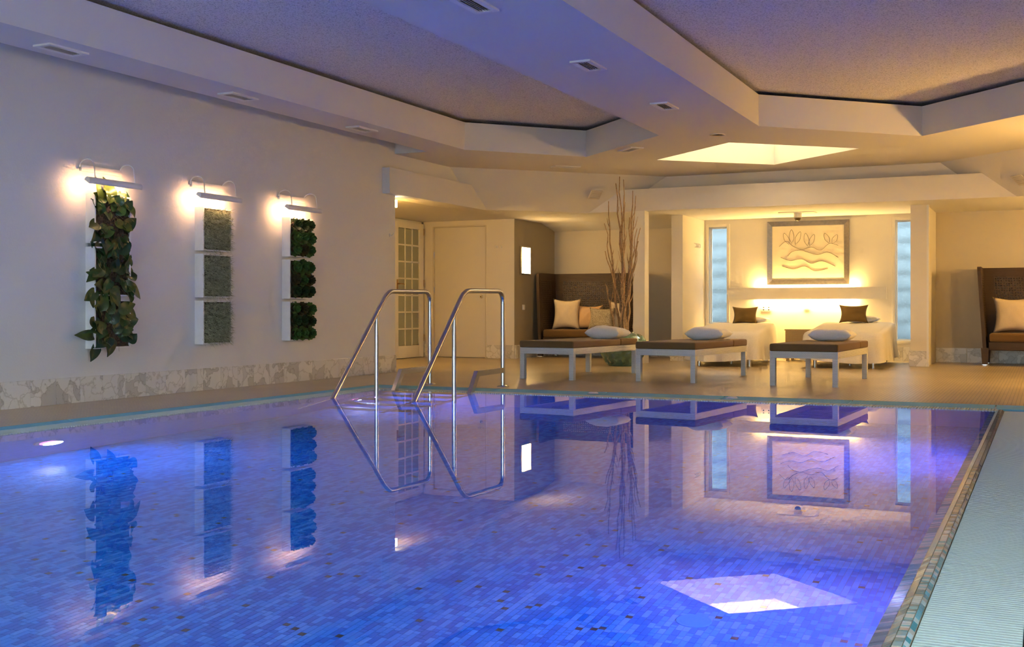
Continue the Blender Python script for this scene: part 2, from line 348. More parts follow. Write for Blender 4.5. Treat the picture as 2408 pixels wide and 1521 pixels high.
so = MB(); loops = [OUT, T1, T2, SK]
v, f = holed(loops, ZC, True); so.add(v, f, 0)
v, f = holed(loops, ZT, False); so.add(v, f, 1)
for lp in loops:
    n = len(lp)
    for i in range(n):
        a, b_ = lp[i], lp[(i+1)%n]; so.add([(*a,ZC),(*b_,ZC),(*b_,ZT),(*a,ZT)], [(0,1,2,3)], 0)
struct('ceiling', so, ['ceil', 'soffit_top'], 'white dropped ceiling with two pointed trays and a lit diamond opening', 'ceiling')
# slot above the long wall
struct('ceiling_slot', MB().box(XL-.1, -6.55, YN, 11.74, ZT, ZT+.03).box(XL, -6.6, 11.735, 11.76, ZC, ZT+.03), 'ceil', 'narrow raised slot between ceiling and long wall', 'ceiling')
# tray ceiling with hole for the cove
k = 1.26
CV = [tuple(SC+(Vector(p)-SC)*k) for p in SK]
tp = MB(); v, f = holed([[(-9.2,-4.3),(-9.2,17.5),(1.4,17.5),(1.4,-4.3)], [tuple(SC+(Vector(p)-SC)*(k+.02)) for p in SK]], ZP, True); tp.add(v, f)
v, f = holed([[(-9.2,-4.3),(-9.2,17.5),(1.4,17.5),(1.4,-4.3)], [tuple(SC+(Vector(p)-SC)*(k+.02)) for p in SK]], 3.0, False); tp.add(v, f)
struct('ceiling_tray', tp, 'acoustic', 'speckled grey acoustic ceiling inside the trays', 'ceiling')
cv = MB(); ZCV = 3.30
for i in range(4):
    a, b_ = CV[i], CV[(i+1)%4]; cv.add([(*a,ZT),(*b_,ZT),(*b_,ZCV),(*a,ZCV)], [(0,1,2,3)], 0)
cv.add([(*p,ZCV) for p in CV], [(0,1,2,3)], 1)
struct('ceiling_cove', cv, ['whitepaint', 'acoustic'], 'lit cove above the diamond ceiling opening', 'ceiling')
for i in range(4):   # cove light strips lying on the ledge behind the opening's lip
    a, b_ = Vector(SK[i]), Vector(SK[(i+1)%4]); m_ = (a+b_)/2; o_ = (m_-SC).normalized(); L = (b_-a).length
    p = m_+o_*.06
    stp = thing('cove_light_strip', 'hidden warm light strip in the ceiling cove, side %s of the diamond opening' % ('facing the pool','facing the post','facing the beds','facing the right wall')[(i+3)%4], 'light strip', (p.x, p.y, ZT), math.atan2((b_-a).y, (b_-a).x), 'cove light strips')
    MB().box(-L/2, L/2, -.02, .02, 0, .02).build('strip_housing', 'white_satin', stp)
    area('cove_lamp', (p.x+o_.x*.01, p.y+o_.y*.01, ZT+.05), (o_.x*.2, o_.y*.2, 1), L*.9, .05, 175, (1, .72, .36))

# ------------------------------------------------------------------ pool
PZ = -1.18; WZ = -.018
basin = struct('pool_basin', MB().box(-5.75,-5.72,PY0,PY1,PZ,-.024).box(-5.75,PX1,PY1-.01,PY1+.02,PZ,-.024).box(-.345,-.30,PY0,PY1,PZ,-.055)
       .box(-5.75,PX1,PY0-.03,PY0,PZ,-.02), 'pwall', 'blue mosaic walls of the sunken pool', 'pool')
pf = thing('pool_floor', 'blue random mosaic floor under the pool water', 'floor', (0,0,PZ), kind='structure')
MB().box(-5.8, -.3, PY0-.1, PY1+.1, -.05, -.0025).build('grout_bed', 'grout', pf)
TW, TG = .0245, .0016
unit = .0245
tiles = []
tr = random.Random(11)
for ci in range(int(5.36/TW)):
    x0 = -5.715+ci*TW; y = 1.2+tr.random()*.05
    while y < PY1-.02:
        n = tr.choice((1,1,1,2,2,2,3,3)); L = n*unit
        c = tr.random(); col = 3 if (n == 1 and c < .045) else (0 if c < .40 else 1 if c < .78 else 2)
        tiles.append((x0, y, n, col)); y += L
def inview(x, y):
    d = -x*.4244+y*.9055; r = x*.9055+y*.4244
    if d < 1: return 9e9
    # apparent surface point a little nearer than the tile (refraction)
    d2 = d-1.15; 
    if d2 < .5: return 9e9
    py = 727+2673*.77/d2; px = 1204+2673*r/d
    return d if (60 < px < 2050 and py < 1500) else 9e9
near = sorted(range(len(tiles)), key=lambda i: inview(tiles[i][0], tiles[i][1]) - .035*tiles[i][2])[:300]
nearset = set(near)
tm = {}
def tilemesh(n, col):
    if (n, col) not in tm:
        mb = MB(); g = TG/2; h = .003; L = n*unit
        mb.add([(g,g,-h),(TW-g,g,-h),(TW-g,L-g,-h),(g,L-g,-h),(g,g,0),(TW-g,g,0),(TW-g,L-g,0),(g,L-g,0)], [(4,5,6,7),(0,1,5,4),(1,2,6,5),(2,3,7,6),(3,0,4,7)])
        me = mb.mesh('tile'); me.materials.append(M['tile_'+'abcd'[col]]); tm[(n,col)] = me
    return tm[(n,col)]
field = MB()
for i, (x, y, n, col) in enumerate(tiles):
    if i in nearset: ob('tile', tilemesh(n, col), None, pf, (x, y, 0))
    else:
        g = TG/2; L = n*unit; h = .003
        field.add([(x+g,y+g,-h),(x+TW-g,y+g,-h),(x+TW-g,y+L-g,-h),(x+g,y+L-g,-h),(x+g,y+g,0),(x+TW-g,y+g,0),(x+TW-g,y+L-g,0),(x+g,y+L-g,0)],
                  [(4,5,6,7),(0,1,5,4),(1,2,6,5),(2,3,7,6),(3,0,4,7)], col)
tag(field.build('tile_field', ['tile_a','tile_b','tile_c','tile_d'], pf), kind='stuff')
drain = thing('floor_drain', 'small round drain cover set in the pool floor', 'drain', (-1.12, 3.9, PZ))
MB().lathe([(.0,.006),(.04,.006),(.052,.004),(.056,0)], 32).build('cover', 'tile_b', drain, smooth=30)
MB().lathe([(.056,.004),(.062,.004),(.064,0)], 32).build('ring', 'tile_b', drain, smooth=30)
wt = MB(); wt.add([(PX0,PY0,WZ),(-.322,PY0,WZ),(-.322,PY1,WZ),(PX0,PY1,WZ)], [(0,1,2,3)])
struct('water', wt, 'water', 'still blue pool water mirroring the room', 'water')
# sloping kerb tiles and overflow grates round the basin
def kerb(name, label, quads):
    t = thing(name, label, 'kerb', (0,0,0), kind='structure')
    for q in quads:
        mb = MB(); mb.add([*q]+[(p[0],p[1],p[2]-.03) for p in q], [(0,1,2,3),(0,4,5,1),(1,5,6,2),(2,6,7,3),(3,7,4,0)])
        mb.build('kerb_tile', 'strip', t)
    return t
J = .012
ys = [i*1.13-.98 for i in range(-0, 10)]
ql = [[(-6.03,5.72+i*1.15+J,-.001),(-5.935,5.72+i*1.15+J,-.014),(-5.935,5.72+(i+1)*1.15,-.014),(-6.03,5.72+(i+1)*1.15,-.001)] for i in range(-6,3)]
ql.append([(-6.03,9.17+J,-.001),(-5.935,9.17+J,-.014),(-5.935,9.47,-.014),(-6.03,9.69,-.001)])
t = kerb('trim_2', 'pale blue kerb tiles along the long wall side', ql)
MB().box(-6.03,-5.94,-1.2,9.5,-.05,-.012).build('joint_bed', 'joint', t)
xs = [-6.03+.56, -4.66, -3.58, -2.50, -1.43, -.34, .06]
qf = [[(-6.03,9.69,-.001),(-5.935,9.47,-.014),(-5.47-J,9.47,-.014),(-5.47-J,9.69,-.001)]]+[[(xs[i],9.69,-.001),(xs[i],9.47,-.014),(xs[i+1]-J,9.47,-.014),(xs[i+1]-J,9.69,-.001)] for i in range(6)]
t = kerb('trim_3', 'pale blue kerb tiles along the lounger side', qf)
MB().box(-5.93,.06,9.48,9.69,-.05,-.015).build('joint_bed', 'joint', t)
t = kerb('trim_4', 'pale blue kerb tiles beside the camera', [[(.06,ys[i],-.001),(.06,ys[i+1]-J,-.001),(-.042,ys[i+1]-J,-.014),(-.042,ys[i],-.014)] for i in range(len(ys)-1)])
MB().box(-.04,.06,-1.2,9.47,-.05,-.015).build('joint_bed', 'joint', t)
def grate(label, x0, x1, y0, y1, along):
    mb = MB(); p = .022; wv = .0145
    if along == 'y':
        n = int((y1-y0)/p)
        for i in range(n): mb.box(x0, x1, y0+i*p, y0+i*p+wv, -.03, -.0125)
        for q in (.12, .5, .88): xx = x0+(x1-x0)*q; mb.box(xx-.006, xx+.006, y0, y1, -.034, -.018)
    else:
        n = int((x1-x0)/p)
        for i in range(n): mb.box(x0+i*p, x0+i*p+wv, y0, y1, -.03, -.0125)
        for q in (.12, .5, .88): yy = y0+(y1-y0)*q; mb.box(x0, x1, yy-.006, yy+.006, -.034, -.018)
    return tag(mb.build('overflow_grate', 'grate'), label, 'grate', 'pool overflow grates', 'stuff')
grate('white slatted overflow grate along the long plant wall', -5.93, -5.752, -1.0, 9.30, 'y')
grate('white slatted overflow grate along the lounger edge', -5.93, -.30, 9.282, 9.465, 'x')
grate('wide white slatted overflow grate beside the glass mosaic rim', -.274, -.046, -1.0, 9.28, 'y')
struct('gutter', MB().box(-5.95,-5.75,-1.2,9.5,-.14,-.10).box(-5.95,.06,9.28,9.5,-.14,-.10).box(-.275,.06,-1.2,9.5,-.14,-.10).box(-5.96,-5.95,-1.2,9.5,-.14,-.03).box(-5.95,.06,9.5,9.51,-.14,-.03), 'rim_grout', 'dark overflow channel under the grates', 'gutter')
# glass mosaic rim beside the camera
rim = thing('pool_rim', 'teal and white glass mosaic rim along the right edge of the water', 'rim', (0,0,0), kind='structure')
RP = [(-.372,-.052),(-.336,-.0165),(-.312,-.003),(-.289,-.002),(-.277,-.012)]
mb = MB()
off = .0022
for i in range(4):
    (xa,za),(xb,zb) = RP[i],RP[i+1]; mb.add([(xa,-1,za-off),(xb,-1,zb-off),(xb,PY1,zb-off),(xa,PY1,za-off)], [(0,1,2,3)])
mb.add([(-.372,-1,-.054),(-.372,PY1,-.054),(-.345,PY1,-.12),(-.345,-1,-.12)], [(0,1,2,3)]); mb.add([(-.277,-1,-.014),(-.277,-1,-.1),(-.277,PY1,-.1),(-.277,PY1,-.014)], [(0,1,2,3)])
mb.build('grout_bed', 'rim_grout', rim)
rr = random.Random(5); rp = []
for row in range(4):
    y = 1.6+rr.random()*.02
    while y < PY1-.02:
        L = rr.choice((.012,.012,.018,.024,.024,.036)) if row < 3 else .036
        rp.append((row, y, L, rr.choices((0,1,2,3), ((.3,.34,.24,.12) if row != 0 else (.25,.3,.35,.1)))[0])); y += L
def rimgeo(mb, row, y, L, mi):
    (xa,za),(xb,zb) = RP[row],RP[row+1]; e = .0012; g = .0009; dx, dz = xb-xa, zb-za; ln = math.hypot(dx,dz); ux, uz = dx/ln, dz/ln
    xa, za, xb, zb = xa+ux*e, za+uz*e, xb-ux*e, zb-uz*e; h = off
    mb.add([(xa,y+g,za-h),(xb,y+g,zb-h),(xb,y+L-g,zb-h),(xa,y+L-g,za-h),(xa,y+g,za),(xb,y+g,zb),(xb,y+L-g,zb),(xa,y+L-g,za)], [(4,5,6,7),(0,1,5,4),(1,2,6,5),(2,3,7,6),(3,0,4,7)], mi)
rs = MB(); rcache = {}
order = sorted([i for i in range(len(rp)) if rp[i][0] > 0 and rp[i][1] > 2.45], key=lambda i: rp[i][1])[:300]; oset = set(order)
for i, (row, y, L, c) in enumerate(rp):
    if i in oset:
        key = (row, round(L,3), c)
        if key not in rcache:
            q = MB(); rimgeo(q, row, 0, L, 0); me = q.mesh('rim_tile'); me.materials.append(M['rim_'+'abcd'[c]]); rcache[key] = me
        ob('rim_tile', rcache[key], None, rim, (0, y, 0))
    else: rimgeo(rs, row, y, L, c)
tag(rs.build('rim_tile_field', ['rim_a','rim_b','rim_c','rim_d'], rim), kind='stuff')
# underwater lamps
lamp_glow = emit('pool_lamp_glow', (1.0, .10, .95), 7)
def pool_lamp(x, y, sx, label, tint=(.28, .46, 1.0)):
    t = thing('pool_lamp', label, 'pool light', (x, y, -.64), 0, 'underwater pool lamps')
    ring = MB().lathe([(.085,0),(.105,.0),(.105,.018),(.085,.024)], 32).build('ring', 'white_satin', t, smooth=40)
    lens = MB().lathe([(.0,.036),(.04,.034),(.07,.028),(.084,.018),(.085,.0)], 32).build('lens', [lamp_glow], t, smooth=60)
    for o in (ring, lens): o.rotation_euler = (0, sx*PI/2, 0)
    area('pool_lamp_beam', (x+sx*.06, y, -.64), (sx, 0, -.12), .16, .16, 24, tint, 180, 'DISK')
for y, n in ((1.7,'out of view near the camera'),(5.26,'glowing under the leafy plant column'),(8.81,'glowing beside the pool ladder')): pool_lamp(-5.72, y, 1, 'round magenta underwater lamp '+n)
for y, n in ((.35,'in the right wall out of view'),(3.9,'hidden under the glass mosaic rim'),(7.45,'peeking out below the far end of the mosaic rim')): pool_lamp(-.345, y, -1, 'round magenta underwater lamp '+n, (.60, .24, 1.0))
for (x, y), n in (((-3.69, 9.60), 'left of the middle lounger'), ((-2.42, 9.60), 'in front of the right lounger')):
    q = thing('kerb_nozzle', 'small round pale cap on the blue kerb '+n, 'cap', (x, y, -.010), 0, 'caps on the kerb')
    MB().lathe([(.0,.014),(.035,.013),(.045,.006),(.047,0)], 28).build('cap', 'white_satin', q, smooth=50)
    MB().lathe([(.045,.0),(.05,.004),(.056,.004),(.058,0)], 28).build('ring', 'chrome', q, smooth=50)

# ------------------------------------------------------------------ marble baseboards
pm = {}
def panel_mesh(L, H=.205, T=.018):
    k_ = (round(L,3), H, T)
    if k_ not in pm:
        me = MB().box(.001, L-.001, -T, 0, .0, H).mesh('panel', bevel=.0015, bseg=1); me.materials.append(M['marble']); pm[k_] = me
    return pm[k_]
def baseboard(name, label, p0, p1, step=.245):
    p0, p1 = Vector(p0), Vector(p1); L = (p1-p0).length; n = max(1, round(L/step)); l = L/n; d = (p1-p0)/L
    t = thing(name, label, 'baseboard', (p0.x, p0.y, 0), math.atan2(d.y, d.x), kind='structure')
    for i in range(n): ob('panel', panel_mesh(l), None, t, (i*l, 0, 0))
    return t
# the panel's visible face lies to the right of the travel direction (local -y)
baseboard('baseboard_left', 'veined white marble baseboard along the long white wall', (XL, 0.9), (XL, 11.74))
baseboard('baseboard_door', 'short marble baseboard beside the flush white door', (-7.755, 15.63), (-7.28, 15.63))
baseboard('baseboard_corner', 'narrow marble baseboard between the two doors', (-8.88, 15.63), (-8.72, 15.63))
baseboard('baseboard_niche_left', 'marble baseboard behind the loveseat by the branches', (-7.28, YB), (-4.93, YB))
baseboard('baseboard_niche_side', 'marble baseboard under the light panel', (-7.28, 15.63), (-7.28, YB))
baseboard('baseboard_partition_left', 'marble baseboard on the left partition end', (-4.945, 15.99), (-4.745, 15.99))
baseboard('baseboard_back', 'marble baseboard behind the massage beds', (-4.76, YB), (-1.60, YB))
baseboard('baseboard_partition_right', 'marble baseboard on the right partition end', (-1.62, 15.77), (-1.40, 15.77))
baseboard('baseboard_partition_side', 'marble baseboard on the bed side of the right partition', (-1.60, YB), (-1.60, 15.77))
baseboard('baseboard_niche_right', 'marble baseboard behind the cropped loveseat', (-1.40, YB), (1.06, YB), .4)

# ------------------------------------------------------------------ doors and windows
d1 = thing('door_1', 'white glazed door with three by seven small panes', 'door', (-8.88, 14.67, 0), kind='structure')
W, H = .865, 2.08
MB().box(.0,.03,-.06,0,0,2.12).box(0,.03,W,W+.06,0,2.12).box(0,.03,-.06,W+.06,H,2.118).build('door_frame', 'whitepaint', d1, bevel=.003)
gy0, gy1, gz0, gz1 = .10, .73, .195, 1.985
for (a0,a1) in ((0,gy0),(gy1,W)): MB().box(.03,.07,a0,a1,.01,H).build('stile', 'whitepaint', d1, bevel=.003)
for (z0,z1) in ((.01,gz0),(gz1,H)): MB().box(.03,.07,gy0,gy1,z0,z1).build('rail', 'whitepaint', d1, bevel=.003)
for i in (1,2): yy = gy0+(gy1-gy0)*i/3; MB().box(.042,.066,yy-.013,yy+.013,gz0,gz1).build('muntin', 'whitepaint', d1, bevel=.003)
for i in range(1,7): zz = gz0+(gz1-gz0)*i/7; MB().box(.042,.066,gy0,gy1,zz-.013,zz+.013).build('muntin', 'whitepaint', d1, bevel=.003)
pw, ph = (gy1-gy0)/3, (gz1-gz0)/7
pme = MB().box(0,.006,0,pw-.02,0,ph-.02).mesh('pane'); pme.materials.append(M['door_glass'])
for i in range(3):
    for j in range(7): ob('pane', pme, None, d1, (.05, gy0+i*pw+.01, gz0+j*ph+.01))
hp = MB().box(.07,.076,.115-.07,.155-.07,1.03,1.20).build('handle_plate', 'brass', d1, bevel=.002)
MB().tube([(.07,.065,1.135),(.115,.065,1.135),(.12,.075,1.135),(.12,.185,1.13)], .009, 10).build('handle', 'brass', d1, smooth=40)
for z in (.25,1.1,1.9): MB().tube([(.075,W+.004,z),(.075,W+.004,z+.11)], .009, 8).build('hinge', 'brass', d1, smooth=40)

d2 = thing('door_2', 'flush white door with a small round lock', 'door', (-8.70, 15.63, 0), kind='structure')
MB().box(.022,.918,.02,.06,.008,2.025).build('leaf', 'cream', d2, bevel=.003)
MB().box(0,.02,-.004,.07,0,2.045).box(.92,.94,-.004,.07,0,2.045).box(.02,.92,-.004,.07,2.027,2.047).build('door_frame', 'grey_plate', d2, bevel=.002)
for z in (.22,1.0,1.55): MB().tube([(.018,.008,z),(.018,.008,z+.10)], .009, 8).build('hinge', 'chrome', d2, smooth=40)
o = MB().lathe([(0,.012),(.022,.012),(.028,.006),(.028,0)], 24).build('lock_rose', 'chrome', d2, smooth=40); o.location = (.84,.02,.945); o.rotation_euler = (PI/2,0,0)
MB().box(.836,.844,.002,.012,.932,.958).build('keyhole', 'dark', d2)
MB().box(.80,.88,-.02,.02,1.035,1.05).build('door_pull', 'chrome', d2, bevel=.004)

def window(n, x0, x1, z0, z1, label):
    t = thing('window_%d' % n, label, 'window', (x0, YB, z0), kind='structure')
    w_, h_ = x1-x0, z1-z0; e = .045
    for a in ((-e,0,-e,h_+e),(w_,w_+e,-e,h_+e)): MB().box(a[0],a[1],-.02,.03,a[2],a[3]).build('window_frame', 'cream', t, bevel=.003)
    for a in ((0,w_,-e,0),(0,w_,h_,h_+e)): MB().box(a[0],a[1],-.02,.03,a[2],a[3]).build('window_frame', 'cream', t, bevel=.003)
    MB().box(0,w_,.10,.108,0,h_).build('pane', 'glass', t)
    for a in ((0,.02,0,h_),(w_-.02,w_,0,h_),(.02,w_-.02,0,.02),(.02,w_-.02,h_-.02,h_)): MB().box(a[0],a[1],.085,.12,a[2],a[3]).build('sash', 'whitepaint', t)
    return t
window(1, *W1, 'narrow patterned glass window beside the left massage bed')
window(2, *W2, 'narrow patterned glass window beside the right partition')
gw = thing('garden_wall', 'pale stone block wall outside the slot windows', 'garden wall', (0, 19.6, 0), kind='structure')
MB().box(-8.5, 3, .01, .2, 0, 2.5).build('joint_bed', 'stone_joint', gw)
for j in range(9): MB().box(-8.4, 2.9, -.03, .02, j*.265+.02, j*.265+.25).build('stone_course', 'stone', gw, bevel=.008)
struct('ground_outside', MB().box(-9,3,17.4,20.0,-.2,-.05), 'stone', 'paved strip outside the slot windows', 'ground')
struct('ground_bounce', MB().box(1.25,40,-40,40,-.3,-.15).box(-40,1.25,-40,-4.2,-.3,-.15), plain('pale_bounce_ground', (.70,.60,.46), .9), 'unseen pale ground added outside the large windows to bounce daylight in', 'ground')  # added unseen ground: blocks sky from below, bounces daylight up to the ceiling
for (n, f) in ((3, 'near'), (4, 'side')):
    t = thing('window_%d' % n, 'large window out of view on the %s wall' % f, 'window', (0,0,0), kind='structure')
    if f == 'near':
        for i in range(5): xx = -6.4+i*1.7; MB().box(xx-.03, xx+.03, YN-.15, YN-.08, .3, 2.0).build('window_frame', 'whitepaint', t)
    else:
        for i in range(4): yy = -1.3+i*1.166; MB().box(1.10, 1.17, yy-.03, yy+.03, .1, 2.1).build('window_frame', 'whitepaint', t)

# ------------------------------------------------------------------ plant boxes and picture lamps on the long wall
BX = .10
def leafmesh(L, W_, curl, seed):
    r = random.Random(seed); n = 9; vs = []; fs = []
    for i in range(n):
        u = i/(n-1); w_ = W_*(math.sin(PI*min(1,u*.93+.07)**.8))**.9 if 0 < i < n-1 else W_*.06*(1 if i else 1.4)
        z = -curl*u*u*L + .05*L*math.sin(u*6+seed)
        x = L*u*(1-.25*curl*u)
        sway = .12*L*math.sin(u*2.2)*(1 if seed % 2 else -1)*.5
        for k_, (q, h) in enumerate(((-1,.10),(-.5,.02),(0,-.03),(.5,.02),(1,.10))):
            vs.append((x, sway+q*w_/2, z+h*w_+.03*w_*math.sin(q*7+i)))
    for i in range(n-1):
        for k_ in range(4): a = i*5+k_; fs.append((a, a+1, a+6, a+5))
    mb = MB(); mb.add(vs, fs); return mb.mesh('leaf', smooth=60)
LM = []
for i in range(9):
    me = leafmesh(.115+.018*(i % 4), .080+.010*(i % 3), .25+.1*(i % 4), i); me.materials.append(M[('leaf1','leaf2','leaf3')[i % 3]]); LM.append(me)
def planter(y0, z0, label, group):
    t = thing('wall_planter', label, 'wall planter', (XL, y0, z0), 0, group)
    mb = MB(); e = .012; s_ = .40
    mb.box(0,BX,0,e,0,s_); mb.box(0,BX,s_-e,s_,0,s_); mb.box(0,BX,e,s_-e,0,e); mb.box(0,BX,e,s_-e,s_-e,s_); mb.box(0,.01,e,s_-e,e,s_-e)
    mb.build('box', 'white_satin', t)
    return t
def soil(t, mat='soil', depth=.085):
    n = 22; vs = []; fs = []; r = random.Random(len(bpy.data.objects))
    for i in range(n+1):
        for j in range(n+1): vs.append((depth-.012+r.random()*.02, .012+.376*i/n, .012+.376*j/n))
    for i in range(n):
        for j in range(n): a = i*(n+1)+j; fs.append((a, a+n+1, a+n+2, a+1))
    mb = MB(); mb.add(vs, fs); return mb.build('substrate', mat, t)
def roots(t, seed, n=26):
    r = random.Random(seed); mb = MB()
    for i in range(n):
        y, z = .03+r.random()*.34, .02+r.random()*.36; p = Vector((BX-.015, y, z)); pts = [p]
        d = Vector((.6+r.random(), r.uniform(-1,1), r.uniform(-1.3,.5))).normalized()
        for q in range(4): d = (d+Vector((0, r.uniform(-.7,.7), -.35))).normalized(); p = p+d*.022; pts.append(p)
        mb.tube(pts, .0012, 3, False)
    return tag(mb.build('aerial_roots', 'moss', t), kind='stuff')
zs = (1.287, .858, .429)
pos_word = ('topmost', 'middle', 'lowest')
for k_, z in enumerate(zs):
    t = planter(6.885, z, 'white box of large dark glossy leaves, %s of its column' % pos_word[k_], 'leafy wall planters')
    soil(t); roots(t, k_)
    r = random.Random(40+k_)
    spots = [(i, j) for i in range(6) for j in range(6)]
    for n_, (i, j) in enumerate(spots):
        y = -.0+.38*(i+.5)/6+r.uniform(-.04,.04); z_ = .03+.36*(j+.5)/6+r.uniform(-.03,.03)
        out = r.uniform(.15, .65)
        az = math.atan2(z_-.16, y-.19)+r.uniform(-1.0, 1.0) if r.random() < .75 else r.uniform(0, 2*PI)
        d = Vector((out, math.cos(az)*.9, math.sin(az)*.9)).normalized()
        # leaf x axis along d, leaf normal towards the room
        nrm = Vector((1, r.uniform(-.3,.3), .35+r.uniform(-.3,.3))); yy = nrm.cross(d).normalized(); zz = d.cross(yy)
        R = Matrix((d, yy, zz)).transposed().to_4x4()
        o = ob('leaf', LM[(n_*5+k_) % 9], None, t); o.matrix_local = Matrix.Translation((BX-.02+r.uniform(0,.02), y, z_)) @ R @ Matrix.Scale(r.uniform(.85,1.2), 4)
    if k_ == 0:
        for (y, tilt) in ((.13,-.15),(.16,.12),(.25,-.18)):
            d = Vector((.25, tilt, 1)).normalized(); nrm = Vector((1,0,-.1)); yy = nrm.cross(d).normalized(); zz = d.cross(yy)
            o = ob('leaf', LM[int(y*100) % 9], None, t); o.matrix_local = Matrix.Translation((BX-.01, y, .33)) @ Matrix((d,yy,zz)).transposed().to_4x4() @ Matrix.Scale(1.05, 4)
for k_, z in enumerate(zs):
    t = planter(8.194, z, 'white box of wiry grey-green air plants, %s of its column' % pos_word[k_], 'grassy wall planters')
    soil(t); r = random.Random(90+k_)
    for mi in (1, 2):
        mb = MB()
        for i in range(1900):
            y, z_ = .018+r.random()*.364, .018+r.random()*.364; p = Vector((BX-.03, y, z_))
            d = Vector((1, r.uniform(-1,1), r.uniform(-1,.7))).normalized(); L = r.uniform(.05,.095); wv = .0018
            side = d.cross(Vector((r.uniform(-1,1), r.uniform(-1,1), r.uniform(-1,1)))).normalized()*wv
            p1 = p+d*L*.5; d2 = (d+Vector((r.uniform(-.4,.4), r.uniform(-.9,.9), r.uniform(-1.1,.6)))).normalized(); p2 = p1+d2*L*.55
            mb.add([p-side, p+side, p1+side*.9, p1-side*.9, p2], [(0,1,2,3),(3,2,4)])
        tag(mb.build('air_plant_tuft', 'grass%d' % mi, t), kind='stuff')
def rosette(seed):
    r = random.Random(seed); mb = MB()
    for ring_, (n, rad, tilt, L) in enumerate(((8,.012,.35,.044),(7,.010,.75,.040),(5,.006,1.1,.032),(3,.003,1.35,.022))):
        for i in range(n):
            a = 2*PI*i/n+ring_*.5+r.uniform(-.15,.15); ca, sa = math.cos(a), math.sin(a); t_ = tilt+r.uniform(-.1,.1)
            ux = math.cos(t_); uz = math.sin(t_); b0 = rad; wv = L*.42; pts = []
            for (u, w_) in ((0,.35),(.45,.95),(.8,1.0),(1.0,.15)):
                rr_ = b0+L*u*ux; h = L*u*uz+.012*ring_+.006*u
                pts += [(h, rr_*ca-w_*wv*sa, rr_*sa+w_*wv*ca), (h, rr_*ca+w_*wv*sa, rr_*sa-w_*wv*ca)]
            mb.add(pts, [(0,1,3,2),(2,3,5,4),(4,5,7,6)])
    return mb.mesh('rosette', smooth=50)
RM = []
for i in range(6):
    me = rosette(i); me.materials.append(M[('succ1','succ2','succ1','succ3','succ2','succ1')[i]]); RM.append(me)
for k_, z in enumerate(zs):
    t = planter(9.508, z, 'white box of nine green succulent rosettes, %s of its column' % pos_word[k_], 'succulent wall planters')
    soil(t); r = random.Random(60+k_)
    for i in range(3):
        for j in range(3):
            o = ob('rosette', RM[(i*3+j*2+k_) % 6], None, t, (BX-.025, .075+.125*i+r.uniform(-.01,.01), .075+.125*j+r.uniform(-.01,.01)), (r.uniform(0,6), 0, 0))
            s_ = r.uniform(1.3,1.55); o.scale = (s_*1.25, s_, s_)
tube_glow = emit('lamp_tube_glow', (1.0, .62, .30), 18)
def picture_lamp(y0, label):
    t = thing('picture_lamp', label, 'wall lamp', (XL, y0, 1.89), 0, 'white picture lamps')
    MB().box(0,.03,.0,.44,-.025,.025).build('mounting_bar', 'whitepaint', t, bevel=.004)
    L0, L1, cx, cz, R_ = -.10, .48, .19, -.12, .030
    # half-round hood open towards the wall and down
    seg = 14; a0, a1 = math.radians(-50), math.radians(165); mb = MB(); n = seg+1
    prof = [(cx+R_*math.cos(a0+(a1-a0)*i/seg), cz+R_*math.sin(a0+(a1-a0)*i/seg)) for i in range(n)]
    prof2 = [(cx+(R_-.003)*math.cos(a0+(a1-a0)*i/seg), cz+(R_-.003)*math.sin(a0+(a1-a0)*i/seg)) for i in range(n)]
    vs = [(x,L0,z) for x,z in prof]+[(x,L1,z) for x,z in prof]+[(x,L0,z) for x,z in prof2]+[(x,L1,z) for x,z in prof2]
    fs = []
    for i in range(seg): fs += [(i,n+i,n+i+1,i+1), (2*n+i,2*n+i+1,3*n+i+1,3*n+i)]
    fs += [(0,2*n,3*n,n), (n-1,2*n-1,4*n-1,3*n-1)]
    mb.add(vs, fs); mb.build('hood', 'whitepaint', t, smooth=40)
    for yy in (L0, L1):
        q = MB(); q.add([(x,yy,z) for x,z in prof], [tuple(range(n))]); q.add([(x,yy+.003,z) for x,z in prof], [tuple(range(n-1,-1,-1))]); q.build('hood_cap', 'whitepaint', t)
    for yy in (.0, .44):
        pts = [(.015,yy-.005,.0)]+[(.10+.088*math.cos(a)*1.0, yy-.01, .0+.085*math.sin(a)) for a in [PI*(1-i/12*1.12) for i in range(13)]]+[(cx-.02,yy-.01,cz+.035),(cx-.012,yy-.01,cz+.018)]
        pts = [(.012,yy-.01,-.005)]+[(.095-.078*math.cos(PI*i/12), yy-.01, .005+.06*math.sin(PI*i/12)) for i in range(13)]+[(.178,yy-.01,-.03),(.182,yy-.01,-.07),(.185,yy-.01,cz+.02)]
        MB().tube(pts, .005, 8).build('gooseneck', 'whitepaint', t, smooth=60)
        MB().lathe([(0,.0),(.012,.0),(.012,.012),(0,.016)], 14, (.012,yy-.01,-.008)).build('screw_knob', 'chrome', t, smooth=40)
    MB().tube([(cx-.004,L0+.03,cz),(cx-.004,L1-.03,cz)], .009, 10).build('lamp_tube', [tube_glow], t, smooth=40)
    area('picture_lamp_light', (XL+cx-.012, y0+.19, 1.89+cz-.004), (-1, 0, -.05), .54, .02, 3.4, (1.0, .50, .22), 135)
picture_lamp(6.815, 'white picture lamp over the leafy plant column')
picture_lamp(8.125, 'white picture lamp over the grassy plant column')
picture_lamp(9.435, 'white picture lamp over the succulent column')
